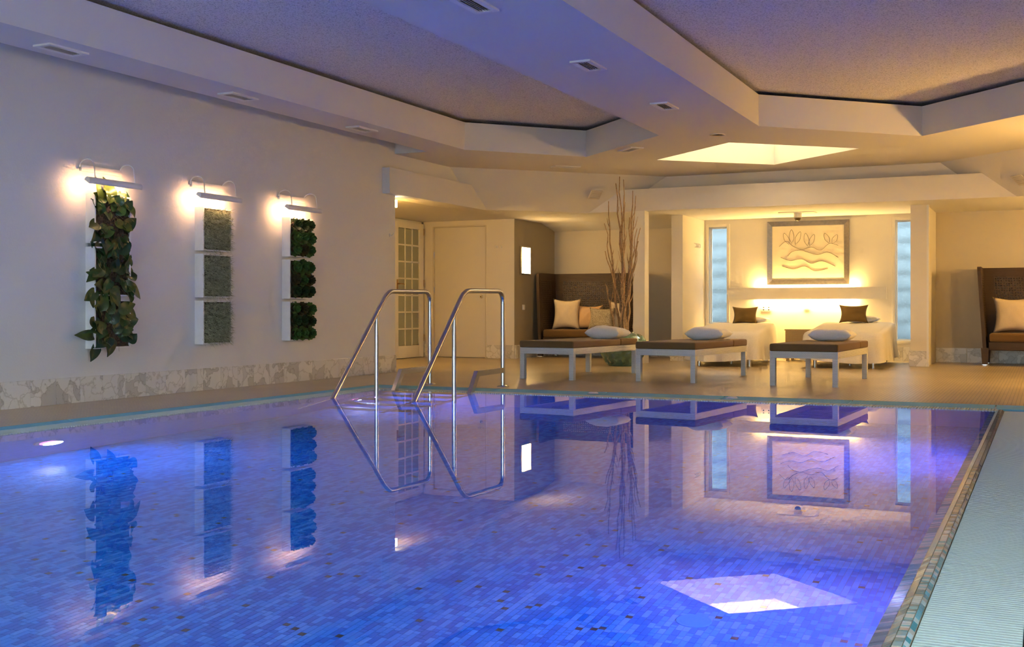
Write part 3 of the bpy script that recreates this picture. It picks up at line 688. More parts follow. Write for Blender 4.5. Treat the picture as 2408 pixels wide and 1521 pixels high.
def hook(name, loc, rz, label):
    t = thing(name, label, 'hook', loc, rz, 'white wall hooks')
    MB().lathe([(0,0),(.02,0),(.02,.008),(0,.01)], 16).build('plate', 'white_satin', t, smooth=40).rotation_euler = (PI/2, 0, 0)
    MB().tube([(0,-.005,0),(0,-.035,-.004),(0,-.05,.008),(0,-.052,.03)], .008, 8).build('peg', 'white_satin', t, smooth=50)
hook('wall_hook', (XL, 11.62, 1.63), PI/2, 'small white hook near the end of the long wall')
hook('wall_hook', (-7.58, 15.63, 1.70), 0, 'small white hook beside the flush door')
hook('wall_hook', (-7.51, 15.63, 1.70), 0, 'second small white hook beside the flush door, nearer the niche')
hr = thing('hook_rail', 'row of small hooks on the side wall of the treatment niche', 'hooks', (-4.76, 16.58, 1.71), PI/2)
for i in range(4): MB().tube([(i*.075,0,.03),(i*.075,-.03,.02),(i*.075,-.035,-.02),(i*.075,-.01,-.03)], .006, 8).build('hook', 'chrome', hr, smooth=50)

# ------------------------------------------------------------------ wall lights
glow_panel = emit('light_panel_glow', (1.0, .80, .45), 9)
def light_panel(loc, rz, w_, h_, power, label):
    t = thing('wall_light', label, 'wall light', loc, rz, 'lit wall panels')
    MB().box(-w_/2-.02, w_/2+.02, -.035, 0, -h_/2-.02, h_/2+.02).build('housing', 'steel', t, bevel=.003)
    MB().box(-w_/2, w_/2, -.042, -.034, -h_/2, h_/2).build('diffuser', [glow_panel], t)
    R_ = Matrix.Rotation(rz, 3, 'Z'); n = R_ @ Vector((0,-1,0)); p = Vector(loc)+n*.05
    if power: area('light_panel_beam', p, n, w_, h_, power, WARM)
light_panel((-7.28, 15.97, 1.50), PI/2, .30, .40, 6, 'glowing upright light panel on the taupe niche wall')
light_panel((1.06, 15.97, 1.50), -PI/2, .30, .40, 15, 'light panel out of view on the side wall by the cropped loveseat')
light_panel((1.06, 12.6, 1.55), -PI/2, .30, .40, 38, 'light panel out of view on the side wall by the loungers')
t = thing('corridor_light', 'small lit box light peeking out behind the end of the long wall', 'wall light', (-7.20, 11.74, 2.02))
MB().box(-.22,.14,0,.07,-.045,.045).build('diffuser', [glow_panel], t, bevel=.004)
MB().box(-.2,.12,0,.02,-.055,.055).build('housing', 'white_satin', t)
area('corridor_beam', (-7.5, 11.86, 2.0), (-.3, 1, -.1), .3, .09, 18, WARM)

# light bar on the treatment wall: board with lamps above and below
lb = thing('light_bar', 'long flat wall board lit above and below behind the massage beds', 'wall light', (-4.355, YB, .90))
LBW = 2.297
MB().box(0, LBW, -.11, -.095, 0, .172).build('board', 'cream', lb, bevel=.002)
MB().box(.02, LBW-.02, -.095, 0, .07, .10).build('shelf', 'whitepaint', lb)
barglow = emit('bar_tube_glow', (1.0, .72, .30), 16)
for z in (.13, .04):
    MB().tube([(.42,-.055,z),(1.86,-.055,z)], .008, 8).build('lamp_tube', [barglow], lb, smooth=40)
area('bar_light_up', (-4.355+1.14, YB-.055, 1.055), (0, .12, 1), 1.45, .05, 36, WARM2)
area('bar_light_down', (-4.355+1.14, YB-.055, .92), (0, .12, -1), 1.45, .05, 29, WARM2)
# picture
pf_ = thing('framed_picture', 'silver-brown framed line drawing on the treatment wall', 'picture', (-3.786, YB, 1.117))
PW, PH, e = 1.195, .948, .072
for q in ([(0,0),(PW,0),(PW-e,e),(e,e)], [(PW,0),(PW,PH),(PW-e,PH-e),(PW-e,e)], [(PW,PH),(0,PH),(e,PH-e),(PW-e,PH-e)], [(0,PH),(0,0),(e,e),(e,PH-e)]):
    mb = MB(); mb.add([(x,-.045 if i < 2 else -.03,z) for i,(x,z) in enumerate(q)]+[(x,-.002,z) for x,z in q], [(0,1,2,3),(0,4,5,1),(2,6,7,3),(1,5,6,2),(3,7,4,0)]); mb.build('frame', 'silver', pf_)
MB().box(e, PW-e, -.022, -.012, e, PH-e).build('paper', 'paperwhite', pf_)
dr = MB()
def ink(pts, r_=.0028):
    P_ = [Vector((e+(PW-2*e)*x, -.0235, e+(PH-2*e)*z)) for x, z in pts]; out = []
    for i in range(len(P_)-1):
        a, b_ = P_[i], P_[i+1]; p0 = P_[max(0,i-1)]; p3 = P_[min(len(P_)-1,i+2)]
        for s_ in range(6):
            u = s_/6; out.append(.5*((2*a)+(b_-p0)*u+(2*p0-5*a+4*b_-p3)*u*u+(3*a-p0-3*b_+p3)*u**3))
    out.append(P_[-1]); dr.tube(out, r_, 4, False)
# a loose, free composition of stems, waves and leaf loops
ink([(.10,.62),(.20,.72),(.30,.62),(.42,.56),(.55,.60),(.68,.54),(.80,.66),(.92,.62)])
ink([(.12,.42),(.25,.36),(.42,.38),(.55,.30),(.70,.34),(.88,.24)])
ink([(.14,.26),(.30,.20),(.46,.25),(.60,.16),(.78,.20)])
ink([(.22,.44),(.28,.52),(.40,.55),(.52,.50),(.64,.46),(.78,.50),(.92,.40)])
for i, (x, z, a, L) in enumerate(((.24,.66,1.9,.22),(.28,.67,1.6,.26),(.33,.65,1.3,.25),(.50,.62,1.7,.24),(.53,.62,1.3,.22),(.80,.66,1.9,.20),(.84,.65,1.2,.18))):
    c_, s_ = math.cos(a), math.sin(a); w_ = .035
    f_ = lambda u, q: (x+L*u*c_-q*w_*s_, z+L*u*s_+q*w_*c_)
    ink([f_(0,0), f_(.4,1), f_(.8,.7), f_(1,0), f_(.8,-.6), f_(.4,-.9), f_(.1,-.2)], .0024)
dr.build('line_drawing', 'ink', pf_)
def plate(name, x, z, w_, h_, label, holes):
    t = thing(name, label, 'wall plate', (x, YB, z))
    MB().box(0, w_, -.014, 0, 0, h_).build('plate', 'white_satin', t, bevel=.004)
    if holes:
        for i in range(2):
            for j in range(2): MB().box(w_*(.25+.5*i)-.010, w_*(.25+.5*i)+.010, -.016, -.012, h_*(.3+.4*j)-.008, h_*(.3+.4*j)+.008).build('socket_hole', 'grey_plate' if 0 else 'dark', t)
    else: MB().box(w_*.15, w_*.85, -.02, -.012, h_*.15, h_*.85).build('rocker', 'whitepaint', t, bevel=.002)
plate('wall_socket', -3.885, .715, .155, .09, 'white double wall socket beside the left olive cushion', True)
plate('light_switch', -3.245, .735, .085, .08, 'white light switch between the massage beds', False)
t = thing('light_switch', 'white light switch low on the taupe niche wall', 'wall plate', (-7.28, 15.90, .74), PI/2)
MB().box(0,.08,-.012,0,0,.08).build('plate', 'white_satin', t, bevel=.003); MB().box(.012,.068,-.018,-.01,.012,.068).build('rocker', 'whitepaint', t, bevel=.002)
t = thing('dome_camera', 'small dome camera on a square plate under the niche ceiling', 'camera', (-3.17, 16.3, ZN))
MB().box(-.25,.25,-.12,.12,-.008,0).build('ceiling_plate', 'whitepaint', t, bevel=.002)
MB().lathe([(.0,-.075),(.05,-.075),(.055,-.06),(.055,-.008)], 24).build('body', 'white_satin', t, smooth=40)
MB().lathe([(.0,-.122),(.02,-.118),(.038,-.103),(.047,-.075)], 24).build('dome', plain('smoked_dome', (.10,.07,.03), .1), t, smooth=60)

# ------------------------------------------------------------------ ceiling vents
VS = {}
def vent(x, y, rz, label, w_=.36, h_=.165, mat='whitepaint'):
    t = thing('ceiling_vent', label, 'vent', (x, y, ZC), rz, 'ceiling vents')
    key = (w_, h_, mat)
    if key not in VS:
        fr = MB(); f_ = .035
        fr.box(-w_/2,w_/2,-h_/2,-h_/2+f_,-.014,0).box(-w_/2,w_/2,h_/2-f_,h_/2,-.014,0).box(-w_/2,-w_/2+f_,-h_/2+f_,h_/2-f_,-.014,0).box(w_/2-f_,w_/2,-h_/2+f_,h_/2-f_,-.014,0)
        a = fr.mesh('frame'); a.materials.append(M[mat])
        b_ = MB().box(-w_/2+f_,w_/2-f_,-h_/2+f_,h_/2-f_,-.0015,0).mesh('backing'); b_.materials.append(M['dark'])
        s_ = MB(); L = w_/2-f_; s_.add([(-L,-.004,-.012),(L,-.004,-.012),(L,.006,-.002),(-L,.006,-.002),(-L,-.001,-.012),(L,-.001,-.012),(L,.009,-.002),(-L,.009,-.002)], [(0,3,2,1),(4,5,6,7),(0,1,5,4),(2,3,7,6),(1,2,6,5),(3,0,4,7)])
        c_ = s_.mesh('slat'); c_.materials.append(M[mat]); VS[key] = (a, b_, c_)
    a, b_, c_ = VS[key]; ob('frame', a, None, t); ob('backing', b_, None, t)
    n = 5; hh = h_-.07
    for i in range(n): ob('slat', c_, None, t, (0, -hh/2+hh*(i+.5)/n, 0))
    return t
for y, n in ((5.99,'nearest the camera'),(7.96,'second from the camera'),(9.94,'third from the camera')): vent(-6.365, y, PI/2, 'white slotted vent in the soffit over the plant wall, '+n)
for y, n in ((6.17,'at the top edge of view'),(8.08,'middle of three'),(9.99,'farthest of three')): vent(-3.145, y, PI/2, 'white slotted vent on the beam between the trays, '+n)
vent(-4.36, 12.54, -PI/4, 'white slotted vent beside the left tray point')
vent(-5.65, 13.70, PI/4, 'white slotted vent above the branches near the slope')
def slope_vent(loc, nrm, label):
    t = thing('slope_vent', label, 'vent', loc, 0, 'square vents on the ceiling slopes')
    t.rotation_euler = Vector(nrm).to_track_quat('-Z', 'Y').to_euler()
    MB().box(-.085,.085,-.085,.085,-.012,0).build('frame', 'grey_plate', t, bevel=.003)
    for i in range(5): MB().box(-.065,.065,-.062+i*.028,-.048+i*.028,-.018,-.012).build('slat', 'tan_wicker' if 0 else 'grey_plate', t)
slope_vent((-5.66, 14.80, 2.345), (.43, -.43, -.79), 'small square vent on the slope behind the branches')
slope_vent((-.26, 14.72, 2.28), (-.43, -.43, -.79), 'small square vent on the slope above the cropped loveseat')
t = thing('downlight', 'round recessed downlight on the ceiling before the diamond opening', 'downlight', (-3.155, 11.88, ZC))
MB().lathe([(.055,-.004),(.075,-.012),(.085,-.006),(.085,0)], 32).build('ring', 'grey_plate', t, smooth=50)
MB().lathe([(.0,-.003),(.03,-.003),(.055,-.004)], 32).build('reflector', 'brass', t, smooth=50)

# ------------------------------------------------------------------ pool ladder with steps
ld = thing('pool_ladder', 'stainless steel pool steps with two looped handrails', 'pool ladder', (0, 0, 0))
for X in (-5.57, -4.762):
    pts = [(7.72,-.56),(8.24,-.018),(9.06,.832)]
    a = Vector((9.06,.832)); b_ = Vector((9.135,.912)); c_ = Vector((9.22,.918))
    for u in (.2,.4,.6,.8,1): q = a*(1-u)**2+b_*2*u*(1-u)+c_*u*u; pts.append((q.x,q.y))
    pts.append((9.84,.924)); a = Vector((9.84,.924)); b_ = Vector((9.945,.924)); c_ = Vector((9.95,.82))
    for u in (.2,.4,.6,.8,1): q = a*(1-u)**2+b_*2*u*(1-u)+c_*u*u; pts.append((q.x,q.y))
    pts.append((9.95,.0))
    MB().tube([(X,y,z) for y,z in pts], .0225, 14).build('handrail', 'steel', ld, smooth=60)
    MB().tube([(X,8.945,-.75),(X,8.945,.70)], .021, 14).build('support_post', 'steel', ld, smooth=60)
    MB().lathe([(0,.014),(.035,.014),(.055,.008),(.058,0)], 24, (X,9.95,0)).build('floor_flange', 'steel', ld, smooth=40)
    mb = MB(); s_ = .020; q = [(9.23,-.02),(9.30,-.02),(9.41,.13),(9.93,.135),(9.93,.185),(9.375,.18)]; n = len(q)
    mb.add([(X-s_,y,z) for y,z in q]+[(X+s_,y,z) for y,z in q], [tuple(range(n-1,-1,-1)), tuple(range(n,2*n))]+[(i,(i+1)%n,n+(i+1)%n,n+i) for i in range(n)]); mb.build('hook_bracket', 'steel', ld)
for i in range(5):
    y1, z = 9.27-.235*i, -.016-.20*i
    MB().box(-5.60, -4.735, y1-.20, y1, z-.03, z).build('tread', 'steel', ld, bevel=.004)
for X in (-5.61, -4.735):
    mb = MB(); q = [(9.26,-.03),(9.26,-.10),(8.2,-1.0),(8.1,-1.0),(8.1,-.93)]; n = len(q); s_ = .012
    mb.add([(X-s_,y,z) for y,z in q]+[(X+s_,y,z) for y,z in q], [tuple(range(n-1,-1,-1)), tuple(range(n,2*n))]+[(i,(i+1)%n,n+(i+1)%n,n+i) for i in range(n)]); mb.build('stringer', 'steel', ld)

# ------------------------------------------------------------------ loungers
def cushion_mesh(x0, x1, y0, y1, z0, z1, r_=.02): return MB().box(x0,x1,y0,y1,z0,z1).mesh('cushion', bevel=r_, bseg=3)
def pillow_mesh(w_, h_, t_, n=16, ear=.10, seed=0, squash=0):
    r = random.Random(seed); vs = []; fs = []
    def P_(u, v_, s_):
        x = w_/2*u*(1-ear*(1-v_*v_)); z = h_/2*v_*(1-ear*(1-u*u))
        th = t_/2*((1-u**4)*(1-v_**4))**.55*(.82+.18*math.cos(u*2.1+seed)*math.cos(v_*1.7))
        th += .006*math.sin(9*u+seed)*math.sin(7*v_)*(1-u*u)*(1-v_*v_)
        return (x, s_*th, z)
    for s_ in (-1, 1):
        for i in range(n+1):
            for j in range(n+1): vs.append(P_(2*i/n-1, 2*j/n-1, s_))
    o = (n+1)**2
    for i in range(n):
        for j in range(n):
            a = i*(n+1)+j; fs.append((a, a+n+1, a+n+2, a+1)); fs.append((o+a, o+a+1, o+a+n+2, o+a+n+1))
    mb = MB(); mb.add(vs, fs); me = mb.mesh('pillow'); 
    bm = bmesh.new(); bm.from_mesh(me); bmesh.ops.remove_doubles(bm, verts=bm.verts, dist=1e-5); bm.to_mesh(me); bm.free()
    me.shade_smooth(); return me
LG = []
def lounger(fl_, ang, label):
    # fl_: front left leg centre; local x to the right, y away from the pool
    t = thing('lounger', label, 'lounger', (fl_[0], fl_[1], 0), -ang, 'white wicker loungers')
    w_, l_ = .605, 1.52; hw = .027
    for (x, y) in ((0,0),(w_,0),(w_,l_),(0,l_)): MB().box(x-hw,x+hw,y-hw,y+hw,0,.272).build('leg', 'white_wicker', t, bevel=.005)
    for (a0,a1,b0,b1) in ((-hw,w_+hw,-hw,hw),(-hw,w_+hw,l_-hw,l_+hw),(-hw,hw,hw,l_-hw),(w_-hw,w_+hw,hw,l_-hw)): MB().box(a0,a1,b0,b1,.272,.338).build('rail', 'white_wicker', t, bevel=.005)
    for i in range(9): MB().box(hw, w_-hw, .1+i*.16, .14+i*.16, .315, .327).build('slat', 'white_wicker', t)
    for (x, y) in ((0,0),(w_,0),(w_,l_),(0,l_)): MB().box(x-.018,x+.018,y-.018,y+.018,0,.006).build('foot', 'dark', t)
    ob('seat_cushion', cushion_mesh(-.03, w_+.03, -.035, 1.10, .338, .412), 'brown_fab', t)
    ob('head_cushion', cushion_mesh(-.03, w_+.03, 1.108, l_+.03, .338, .412), 'brown_fab', t)
    return t
lounger((-5.12, 11.21), math.radians(6.4), 'white wicker lounger in front of the loveseat and branches')
lounger((-3.835, 11.31), math.radians(5.6), 'white wicker lounger in front of the left massage bed')
lounger((-2.425, 11.24), math.radians(2.3), 'white wicker lounger in front of the right massage bed')
def flat_pillow(x, y, z, rz, label, w_=.46, h_=.34, t_=.17, seed=0):
    me = pillow_mesh(w_, h_, t_, seed=seed); me.materials.append(M['white_fab'])
    o = ob('pillow', me, None, None, (x, y, z+t_*.40), (PI/2, 0, rz)); tag(o, label, 'pillow', 'white pillows on the loungers'); return o
flat_pillow(-4.55, 12.30, .412, -.15, 'white pillow lying on the lounger by the branches', seed=1)
flat_pillow(-3.36, 12.28, .412, -.10, 'white pillow lying on the lounger before the left bed', seed=2)
flat_pillow(-2.03, 12.30, .412, -.05, 'white pillow lying on the lounger before the right bed', seed=3)

# ------------------------------------------------------------------ wicker loveseats
def loveseat(x, y, label):
    t = thing('loveseat', label, 'loveseat', (x, y, 0), 0, 'high-backed wicker loveseats')
    W_, D_, H_ = 1.42, .78, 1.32; lean = .09
    # back: solid border + perforated field
    def slab(name, pts, th, nrm, mat, parent=t, bev=.006):
        n_ = Vector(nrm)*th; mb = MB(); k_ = len(pts)
        mb.add([Vector(p) for p in pts]+[Vector(p)+n_ for p in pts], [tuple(range(k_)), tuple(range(2*k_-1,k_-1,-1))]+[(i,k_+i,k_+(i+1)%k_,(i+1)%k_) for i in range(k_)])
        bm = bmesh.new(); me = mb.mesh(name); bm.from_mesh(me); bmesh.ops.recalc_face_normals(bm, faces=bm.faces); bm.to_mesh(me); bm.free()
        return ob(name, me, mat, parent)
    yb0, yb1 = D_-.10, D_   # bottom and top of the back plane
    zb = .22
    def bp(u, z): # point on the back's front face
        f_ = (z-zb)/(H_-zb); return (u, yb0+(yb1-yb0)*f_, z)
    xo = W_/2
    def xs_(z): return xo+lean*((z-.0)/H_)-.045
    bt = .12
    slab('back_border', [bp(-xs_(H_),H_), bp(xs_(H_),H_), bp(xs_(H_-bt),H_-bt), bp(-xs_(H_-bt),H_-bt)], .05, (0,1,0), 'brown_wicker')
    slab('back_border', [bp(-xs_(.46),.46), bp(xs_(.46),.46), bp(xs_(zb),zb), bp(-xs_(zb),zb)], .05, (0,1,0), 'brown_wicker')
    for s_ in (-1,1): slab('back_border', [bp(s_*xs_(H_-bt),H_-bt), bp(s_*(xs_(H_-bt)-.12),H_-bt), bp(s_*(xs_(.46)-.12),.46), bp(s_*xs_(.46),.46)], .05, (0,1,0), 'brown_wicker')
    slab('back_lattice', [bp(-xs_(H_-bt)+.12,H_-bt), bp(xs_(H_-bt)-.12,H_-bt), bp(xs_(.46)-.12,.46), bp(-xs_(.46)+.12,.46)], .006, (0,1,0), 'lattice')
    # wings
    for s_ in (-1, 1):
        def wp(yy, z): return (s_*(xs_(z)+.0), yy, z)
        yf0, yf1 = .02, .10     # front edge bottom / top
        def yf(z): return yf0+(yf1-yf0)*(z/H_)
        b_ = .11
        slab('wing_border', [wp(yf(zb),zb), wp(yf(H_-.06),H_-.06), wp(yf(H_-.06)+.03,H_-.015), wp(yf(H_)+.10,H_), wp(yf(H_)+.10,H_-b_), wp(yf(zb)+b_,zb)], .045, (s_,0,0), 'brown_wicker')
        slab('wing_border', [wp(yf(H_)+.10,H_), wp(yb1+.04,H_), wp(yb1+.04,H_-b_), wp(yf(H_)+.10,H_-b_)], .045, (s_,0,0), 'brown_wicker')
        slab('wing_border', [wp(yb1-.06,H_-b_), wp(yb1+.04,H_-b_), wp(yb0+.04,zb), wp(yb0-.06,zb)], .045, (s_,0,0), 'brown_wicker')
        slab('wing_border', [wp(yf(zb)+b_,zb), wp(yf(.44)+b_*.97,.44), wp(yb0-.05,.44), wp(yb0-.06,zb)], .045, (s_,0,0), 'brown_wicker')
        slab('wing_lattice', [wp(yf(.44)+b_*.97,.44), wp(yf(H_)+.10,H_-b_), wp(yb1-.06,H_-b_), wp(yb0-.05,.44)], .006, (s_,0,0), 'lattice')
        for yy, yo in ((.045,0),(D_-.13,0)):
            xx = s_*(xs_(.2)+.02); mb = MB(); a = .048; c_ = .034
            mb.add([(xx-a,yy-.03,.235),(xx+a,yy-.03,.235),(xx+a,yy+.075,.235),(xx-a,yy+.075,.235),(xx-c_,yy-.02,.022),(xx+c_,yy-.02,.022),(xx+c_,yy+.045,.022),(xx-c_,yy+.045,.022)], [(0,3,2,1)[::-1],(4,5,6,7)[::-1],(0,1,5,4),(1,2,6,5),(2,3,7,6),(3,0,4,7)])
            lg = mb.build('leg', 'brown_wicker', t); MB().box(xx-.036,xx+.036,yy-.022,yy+.047,0,.023).build('foot_cap', 'chrome', lg, bevel=.003)
    MB().box(-xo+.06, xo-.06, .035, D_-.10, .205, .315).build('seat_base', 'brown_wicker', t, bevel=.012)
    ob('seat_cushion', cushion_mesh(-xo+.065, xo-.065, .02, D_-.13, .315, .435, .035), 'seat_fab', t)
    return t
SX, SY = -6.43, 16.20
loveseat(SX, SY, 'dark brown wicker loveseat with high back behind the branches')
loveseat(-.02, 16.25, 'dark brown wicker loveseat cut off by the right picture edge')
def prop_cushion(x, y, z, w_, h_, t_, mat, rz, tilt, label, group='cushions on the loveseats', seed=0, name='cushion', roll=0):
    me = pillow_mesh(w_, h_, t_, seed=seed, ear=.17); me.materials.append(M[mat])
    o = ob(name, me, None, None, (x, y, z+h_/2*math.cos(tilt)*.97), (0, 0, 0)); o.rotation_euler = (Matrix.Rotation(rz,3,'Z') @ Matrix.Rotation(-tilt,3,'X') @ Matrix.Rotation(roll,3,'Y')).to_euler()
    return tag(o, label, 'cushion', group)
prop_cushion(-6.84, 16.62, .435, .46, .50, .16, 'cream_fab', .12, .18, 'large square cream cushion at the left end of the branch-side loveseat', seed=1)
prop_cushion(-6.49, 16.70, .435, .46, .40, .13, 'peach_fab', -.05, .2, 'peach cushion tucked behind the tweed cushion', seed=2)
prop_cushion(-6.22, 16.55, .435, .46, .36, .14, 'tweed', -.08, .25, 'melange tweed cushion in the middle of the loveseat', seed=3)
prop_cushion(-5.92, 16.64, .435, .48, .46, .15, 'cream_fab', -.12, .2, 'square cream cushion half hidden behind the branches', seed=4)
prop_cushion(-.38, 16.66, .435, .52, .50, .16, 'cream_fab', .10, .2, 'square cream cushion on the cropped loveseat', seed=5)

# ------------------------------------------------------------------ vase and branches
VX, VY = -5.08, 14.30
vz = thing('vase', 'wide faceted teal-green floor vase holding branches', 'vase', (VX, VY, 0))
prof = [(.02,0),(.185,.0),(.20,.012),(.225,.05),(.25,.09),(.272,.13),(.292,.17),(.306,.21),(.314,.25),(.314,.29),(.306,.33),(.288,.37),(.258,.40),(.215,.425),(.17,.437)]
nf = len(prof)
mb = MB(); seg = 34
def dsp(i, k_): return .007*((k_ % 2)*2-1)*(1 if 2 < i < nf-2 else 0)
mb.lathe(prof, seg, disp=dsp); mb.f = mb.f[:-1]; mb.mi = mb.mi[:-1]
tri = []
for f_ in mb.f:
    if len(f_) == 4: tri += [(f_[0],f_[1],f_[2]),(f_[0],f_[2],f_[3])]
    else: tri.append(f_)
mb.f = tri; mb.mi = [0]*len(tri); mb.build('body', 'vase', vz)
MB().lathe([(.17,.437),(.165,.445),(.15,.445),(.14,.43),(.14,.36)], 34).build('rim', 'vase', vz, smooth=50).data.polygons[0].use_smooth = True
MB().lathe([(.0,.395),(.1,.395),(.146,.39)], 24).build('filling', 'soil', vz)
tops = [(1457,415,1),(1466,422,0),(1448,431,1),(1467,459,0),(1488,448,1),(1495,460,0),(1421,525,0),(1498,537,1),(1506,535,0),(1501,567,1),(1481,511,0),(1431,473,0),(1423,590,1),(1421,663,0),(1467,564,1)]
wordz = ['tallest dry branch in the vase','dry branch just right of the tallest one','forked dry branch left of the tallest one','straight dry branch in the middle of the bunch','tall forked dry branch on the right of the bunch','dry branch leaning right near the post','thin dry branch bending out to the left','forked dry branch in front of the post','outermost dry branch leaning over the post','twiggy dry branch low on the right','dry branch with a short spur right of centre','curved dry branch at the upper left','dry branch along the left rim of the bunch','shortest dry branch at the lower left','short knotty dry branch in the centre']
br_ = random.Random(3)
for i, ((px, py, fork), lab) in enumerate(zip(tops, wordz)):
    dd = 15.05+br_.uniform(-.12,.12); a_ = (px-1204)/2673
    tx, ty, tz = dd*(a_*.9055-.4244), dd*(a_*.4244+.9055), .75+dd*(727-py)/2673
    bx, by = br_.uniform(-.10,.10), br_.uniform(-.09,.09)
    base = Vector((VX+bx, VY+by, .40)); top = Vector((tx, ty, tz))
    mid = base.lerp(top, .5)+Vector((br_.uniform(-.05,.05), br_.uniform(-.04,.04), 0)); n = 11; pts = []
    for q in range(n):
        u = q/(n-1); p = base*(1-u)**2+mid*2*u*(1-u)+top*u*u
        jit = .018*min(1, (tz-.4)); p += Vector((br_.uniform(-jit,jit), br_.uniform(-jit,jit), 0)) if 0 < q < n-1 else Vector(); pts.append(p)
    rb = br_.uniform(.013,.020); rads = [rb*(1-.66*q/(n-1)) for q in range(n)]
    t = thing('branch', lab, 'branch', base, 0, 'dry branches in the vase')
    MB().tube([p-base for p in pts], rads, 7).build('stem', 'bark', t, smooth=60)
    for q in ([3,5,7,8] if fork else [4,6,8]):
        p = pts[q]-base; s_ = br_.choice((-1,1)); L = br_.uniform(.10,.26)*(1 if fork else .7)
        d1_ = Vector((s_*br_.uniform(.25,.5), br_.uniform(-.2,.2), 1)).normalized(); p1 = p+d1_*L*.5; p2 = p1+(d1_+Vector((-s_*.18,0,.3))).normalized()*L*.5
        MB().tube([p, p1, p2], [rads[q]*.7, rads[q]*.5, .002], 6).build('twig', 'bark', t, smooth=60)
    # root end stands inside the vase on the filling
    MB().tube([Vector((0,0,-.005)), Vector((0,0,.012))], rb*1.02, 7).build('cut_end', 'bark', t)

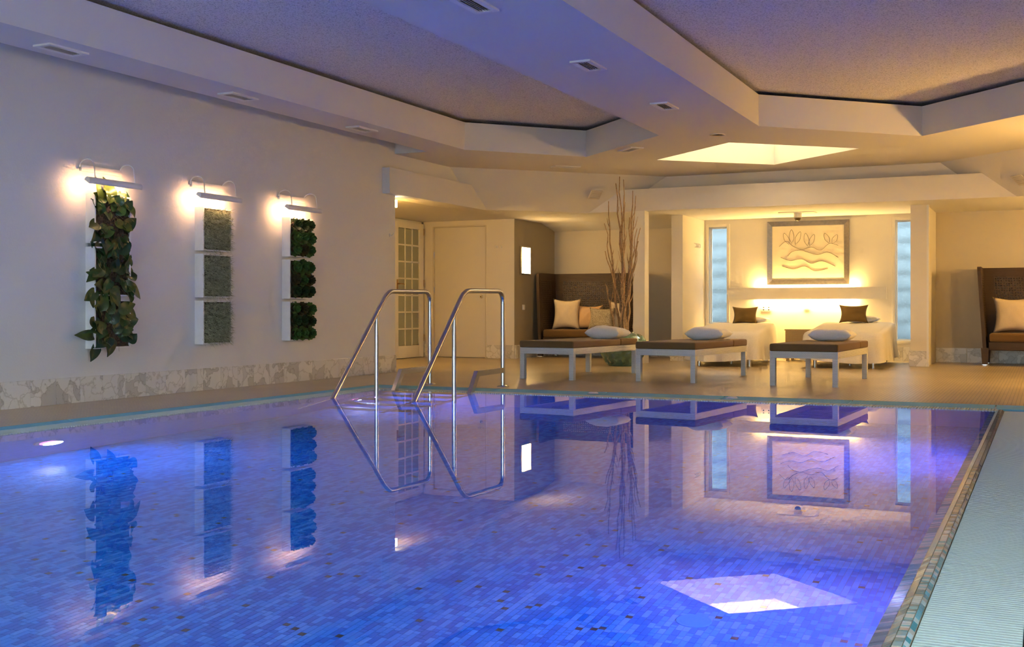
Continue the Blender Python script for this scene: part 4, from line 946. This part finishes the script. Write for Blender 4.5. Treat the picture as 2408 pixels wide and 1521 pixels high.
# ------------------------------------------------------------------ massage beds
def bed(x0, x1, y0, y1, zf, zb_, rz, label, seed):
    t = thing('massage_bed', label, 'bed', ((x0+x1)/2, y0, 0), rz, 'massage beds'); W_, L_ = x1-x0, y1-y0; r = random.Random(seed)
    # outline, rounded rectangle
    def outline(inset, rad, n=28):
        pts = []; w_, l0, l1 = W_/2-inset, inset, L_-inset
        for cx, cy, a0 in ((w_-rad,l0+rad,-PI/2),(w_-rad,l1-rad,0),(-w_+rad,l1-rad,PI/2),(-w_+rad,l0+rad,PI)):
            for i in range(n): a = a0+PI/2*i/(n-1); pts.append((cx+rad*math.cos(a), cy+rad*math.sin(a)))
        out = []; m_ = len(pts)     # resample evenly
        seg_ = [(Vector(pts[(i+1)%m_])-Vector(pts[i])).length for i in range(m_)]; tot = sum(seg_); K = 180; acc = 0; i = 0
        for k_ in range(K):
            tgt = tot*k_/K
            while acc+seg_[i] < tgt: acc += seg_[i]; i += 1
            u = (tgt-acc)/max(seg_[i],1e-9); out.append(Vector(pts[i]).lerp(Vector(pts[(i+1)%m_]), u))
        return out
    K = 180; ph = [r.uniform(0,6) for _ in range(4)]
    rings = []; zt = lambda y: zf+(zb_-zf)*min(1, max(0, y/L_*1.15))
    for inset, rad, dz in ((W_/2-.05,.02,0),(.22,.14,.0),(.14,.14,0),(.10,.14,-.006),(.075,.14,-.022),(.058,.15,-.055)):
        rings.append([(p.x, p.y, zt(p.y)+dz+.004*math.sin(7*p.x+3*p.y+ph[0])) for p in outline(inset, rad)])
    o1 = outline(.055, .15); c0 = Vector((0, L_/2))
    for hfrac in (.25,.5,.75,1.0):
        ring_ = []
        for k_, p in enumerate(o1):
            q = (p-c0).normalized(); a = k_/K*2*PI
            fold = .030*math.sin(17*a+ph[1])+.018*math.sin(29*a+ph[2])+.012*math.sin(7*a+ph[3])
            corner = max(0, (abs(p.x)/(W_/2)-.55)*(1-min(1, p.y/.5)))*.16
            z0 = zt(p.y)-.055; hem = .085+.02*math.sin(5*a+ph[0])-.35*corner*.5
            ring_.append((p.x+q.x*(.02+fold*hfrac+corner*.25)*hfrac, p.y+q.y*(.02+fold*hfrac+corner*.3)*hfrac, z0+(max(.03,hem)-z0)*hfrac))
        rings.append(ring_)
    vs = [v_ for ring_ in rings for v_ in ring_]; fs = [(i*K+k_, i*K+(k_+1)%K, (i+1)*K+(k_+1)%K, (i+1)*K+k_) for i in range(len(rings)-1) for k_ in range(K)]
    fs = [f_[::-1] for f_ in fs]; fs.append(tuple(range(K)))
    mb = MB(); mb.add(vs, fs); me = mb.mesh('sheet'); me.shade_smooth(); ob('sheet', me, 'sheet', t)
    mm = MB(); mm.add([(-W_/2+.13,.13,zf-.14),(W_/2-.13,.13,zf-.14),(W_/2-.13,L_-.13,zf-.14),(-W_/2+.13,L_-.13,zf-.14),(-W_/2+.13,.13,zf-.02),(W_/2-.13,.13,zf-.02),(W_/2-.13,L_-.13,zb_-.02),(-W_/2+.13,L_-.13,zb_-.02)], [(0,3,2,1),(4,5,6,7),(0,1,5,4),(1,2,6,5),(2,3,7,6),(3,0,4,7)])
    mm.build('mattress', 'white_fab', t)
    for (x, y) in ((-W_/2+.2,.25),(W_/2-.2,.25),(-W_/2+.2,L_-.25),(W_/2-.2,L_-.25),(0,.9)):
        MB().tube([(x,y,0),(x,y,zf-.13)], .024, 14).build('leg', 'steel', t, smooth=50)
    return t
bed(-4.33, -3.27, 14.50, 16.80, .455, .55, math.radians(5.8), 'left massage bed under a white draped sheet', 1)
bed(-2.88, -1.76, 14.72, 16.92, .455, .565, math.radians(2.0), 'right massage bed under a white draped sheet', 2)
prop_cushion(-3.97, 16.50, .535, .38, .26, .11, 'olive_fab', .05, .12, 'olive-brown cushion standing on the left massage bed', 'cushions on the massage beds', 6)
prop_cushion(-2.43, 16.48, .560, .40, .26, .11, 'olive_fab', .05, .12, 'olive-brown cushion standing on the right massage bed', 'cushions on the massage beds', 7)
for x, z, lab, sd in ((-3.90, .545, 'left', 8), (-2.34, .560, 'right', 9)):
    me = pillow_mesh(.48, .32, .12, seed=sd); me.materials.append(M['white_fab'])
    tag(ob('pillow', me, None, None, (x, 16.70, z+.05), (PI/2, 0, .03)), 'white pillow behind the olive cushion on the %s bed' % lab, 'pillow', 'white pillows on the massage beds')
st = thing('side_table', 'small woven tan side table between the massage beds', 'side table', (-3.23, 16.72, 0))
MB().box(-.19,.17,-.06,.36,.10,.44).build('body', 'tan_wicker', st, bevel=.008)
MB().box(-.20,.18,-.07,.37,.44,.462).build('top', 'tan_wicker', st, bevel=.005)
for x in (-.16,.14):
    for y in (-.03,.33): MB().box(x-.02,x+.02,y-.02,y+.02,0,.10).build('leg', 'tan_wicker', st)
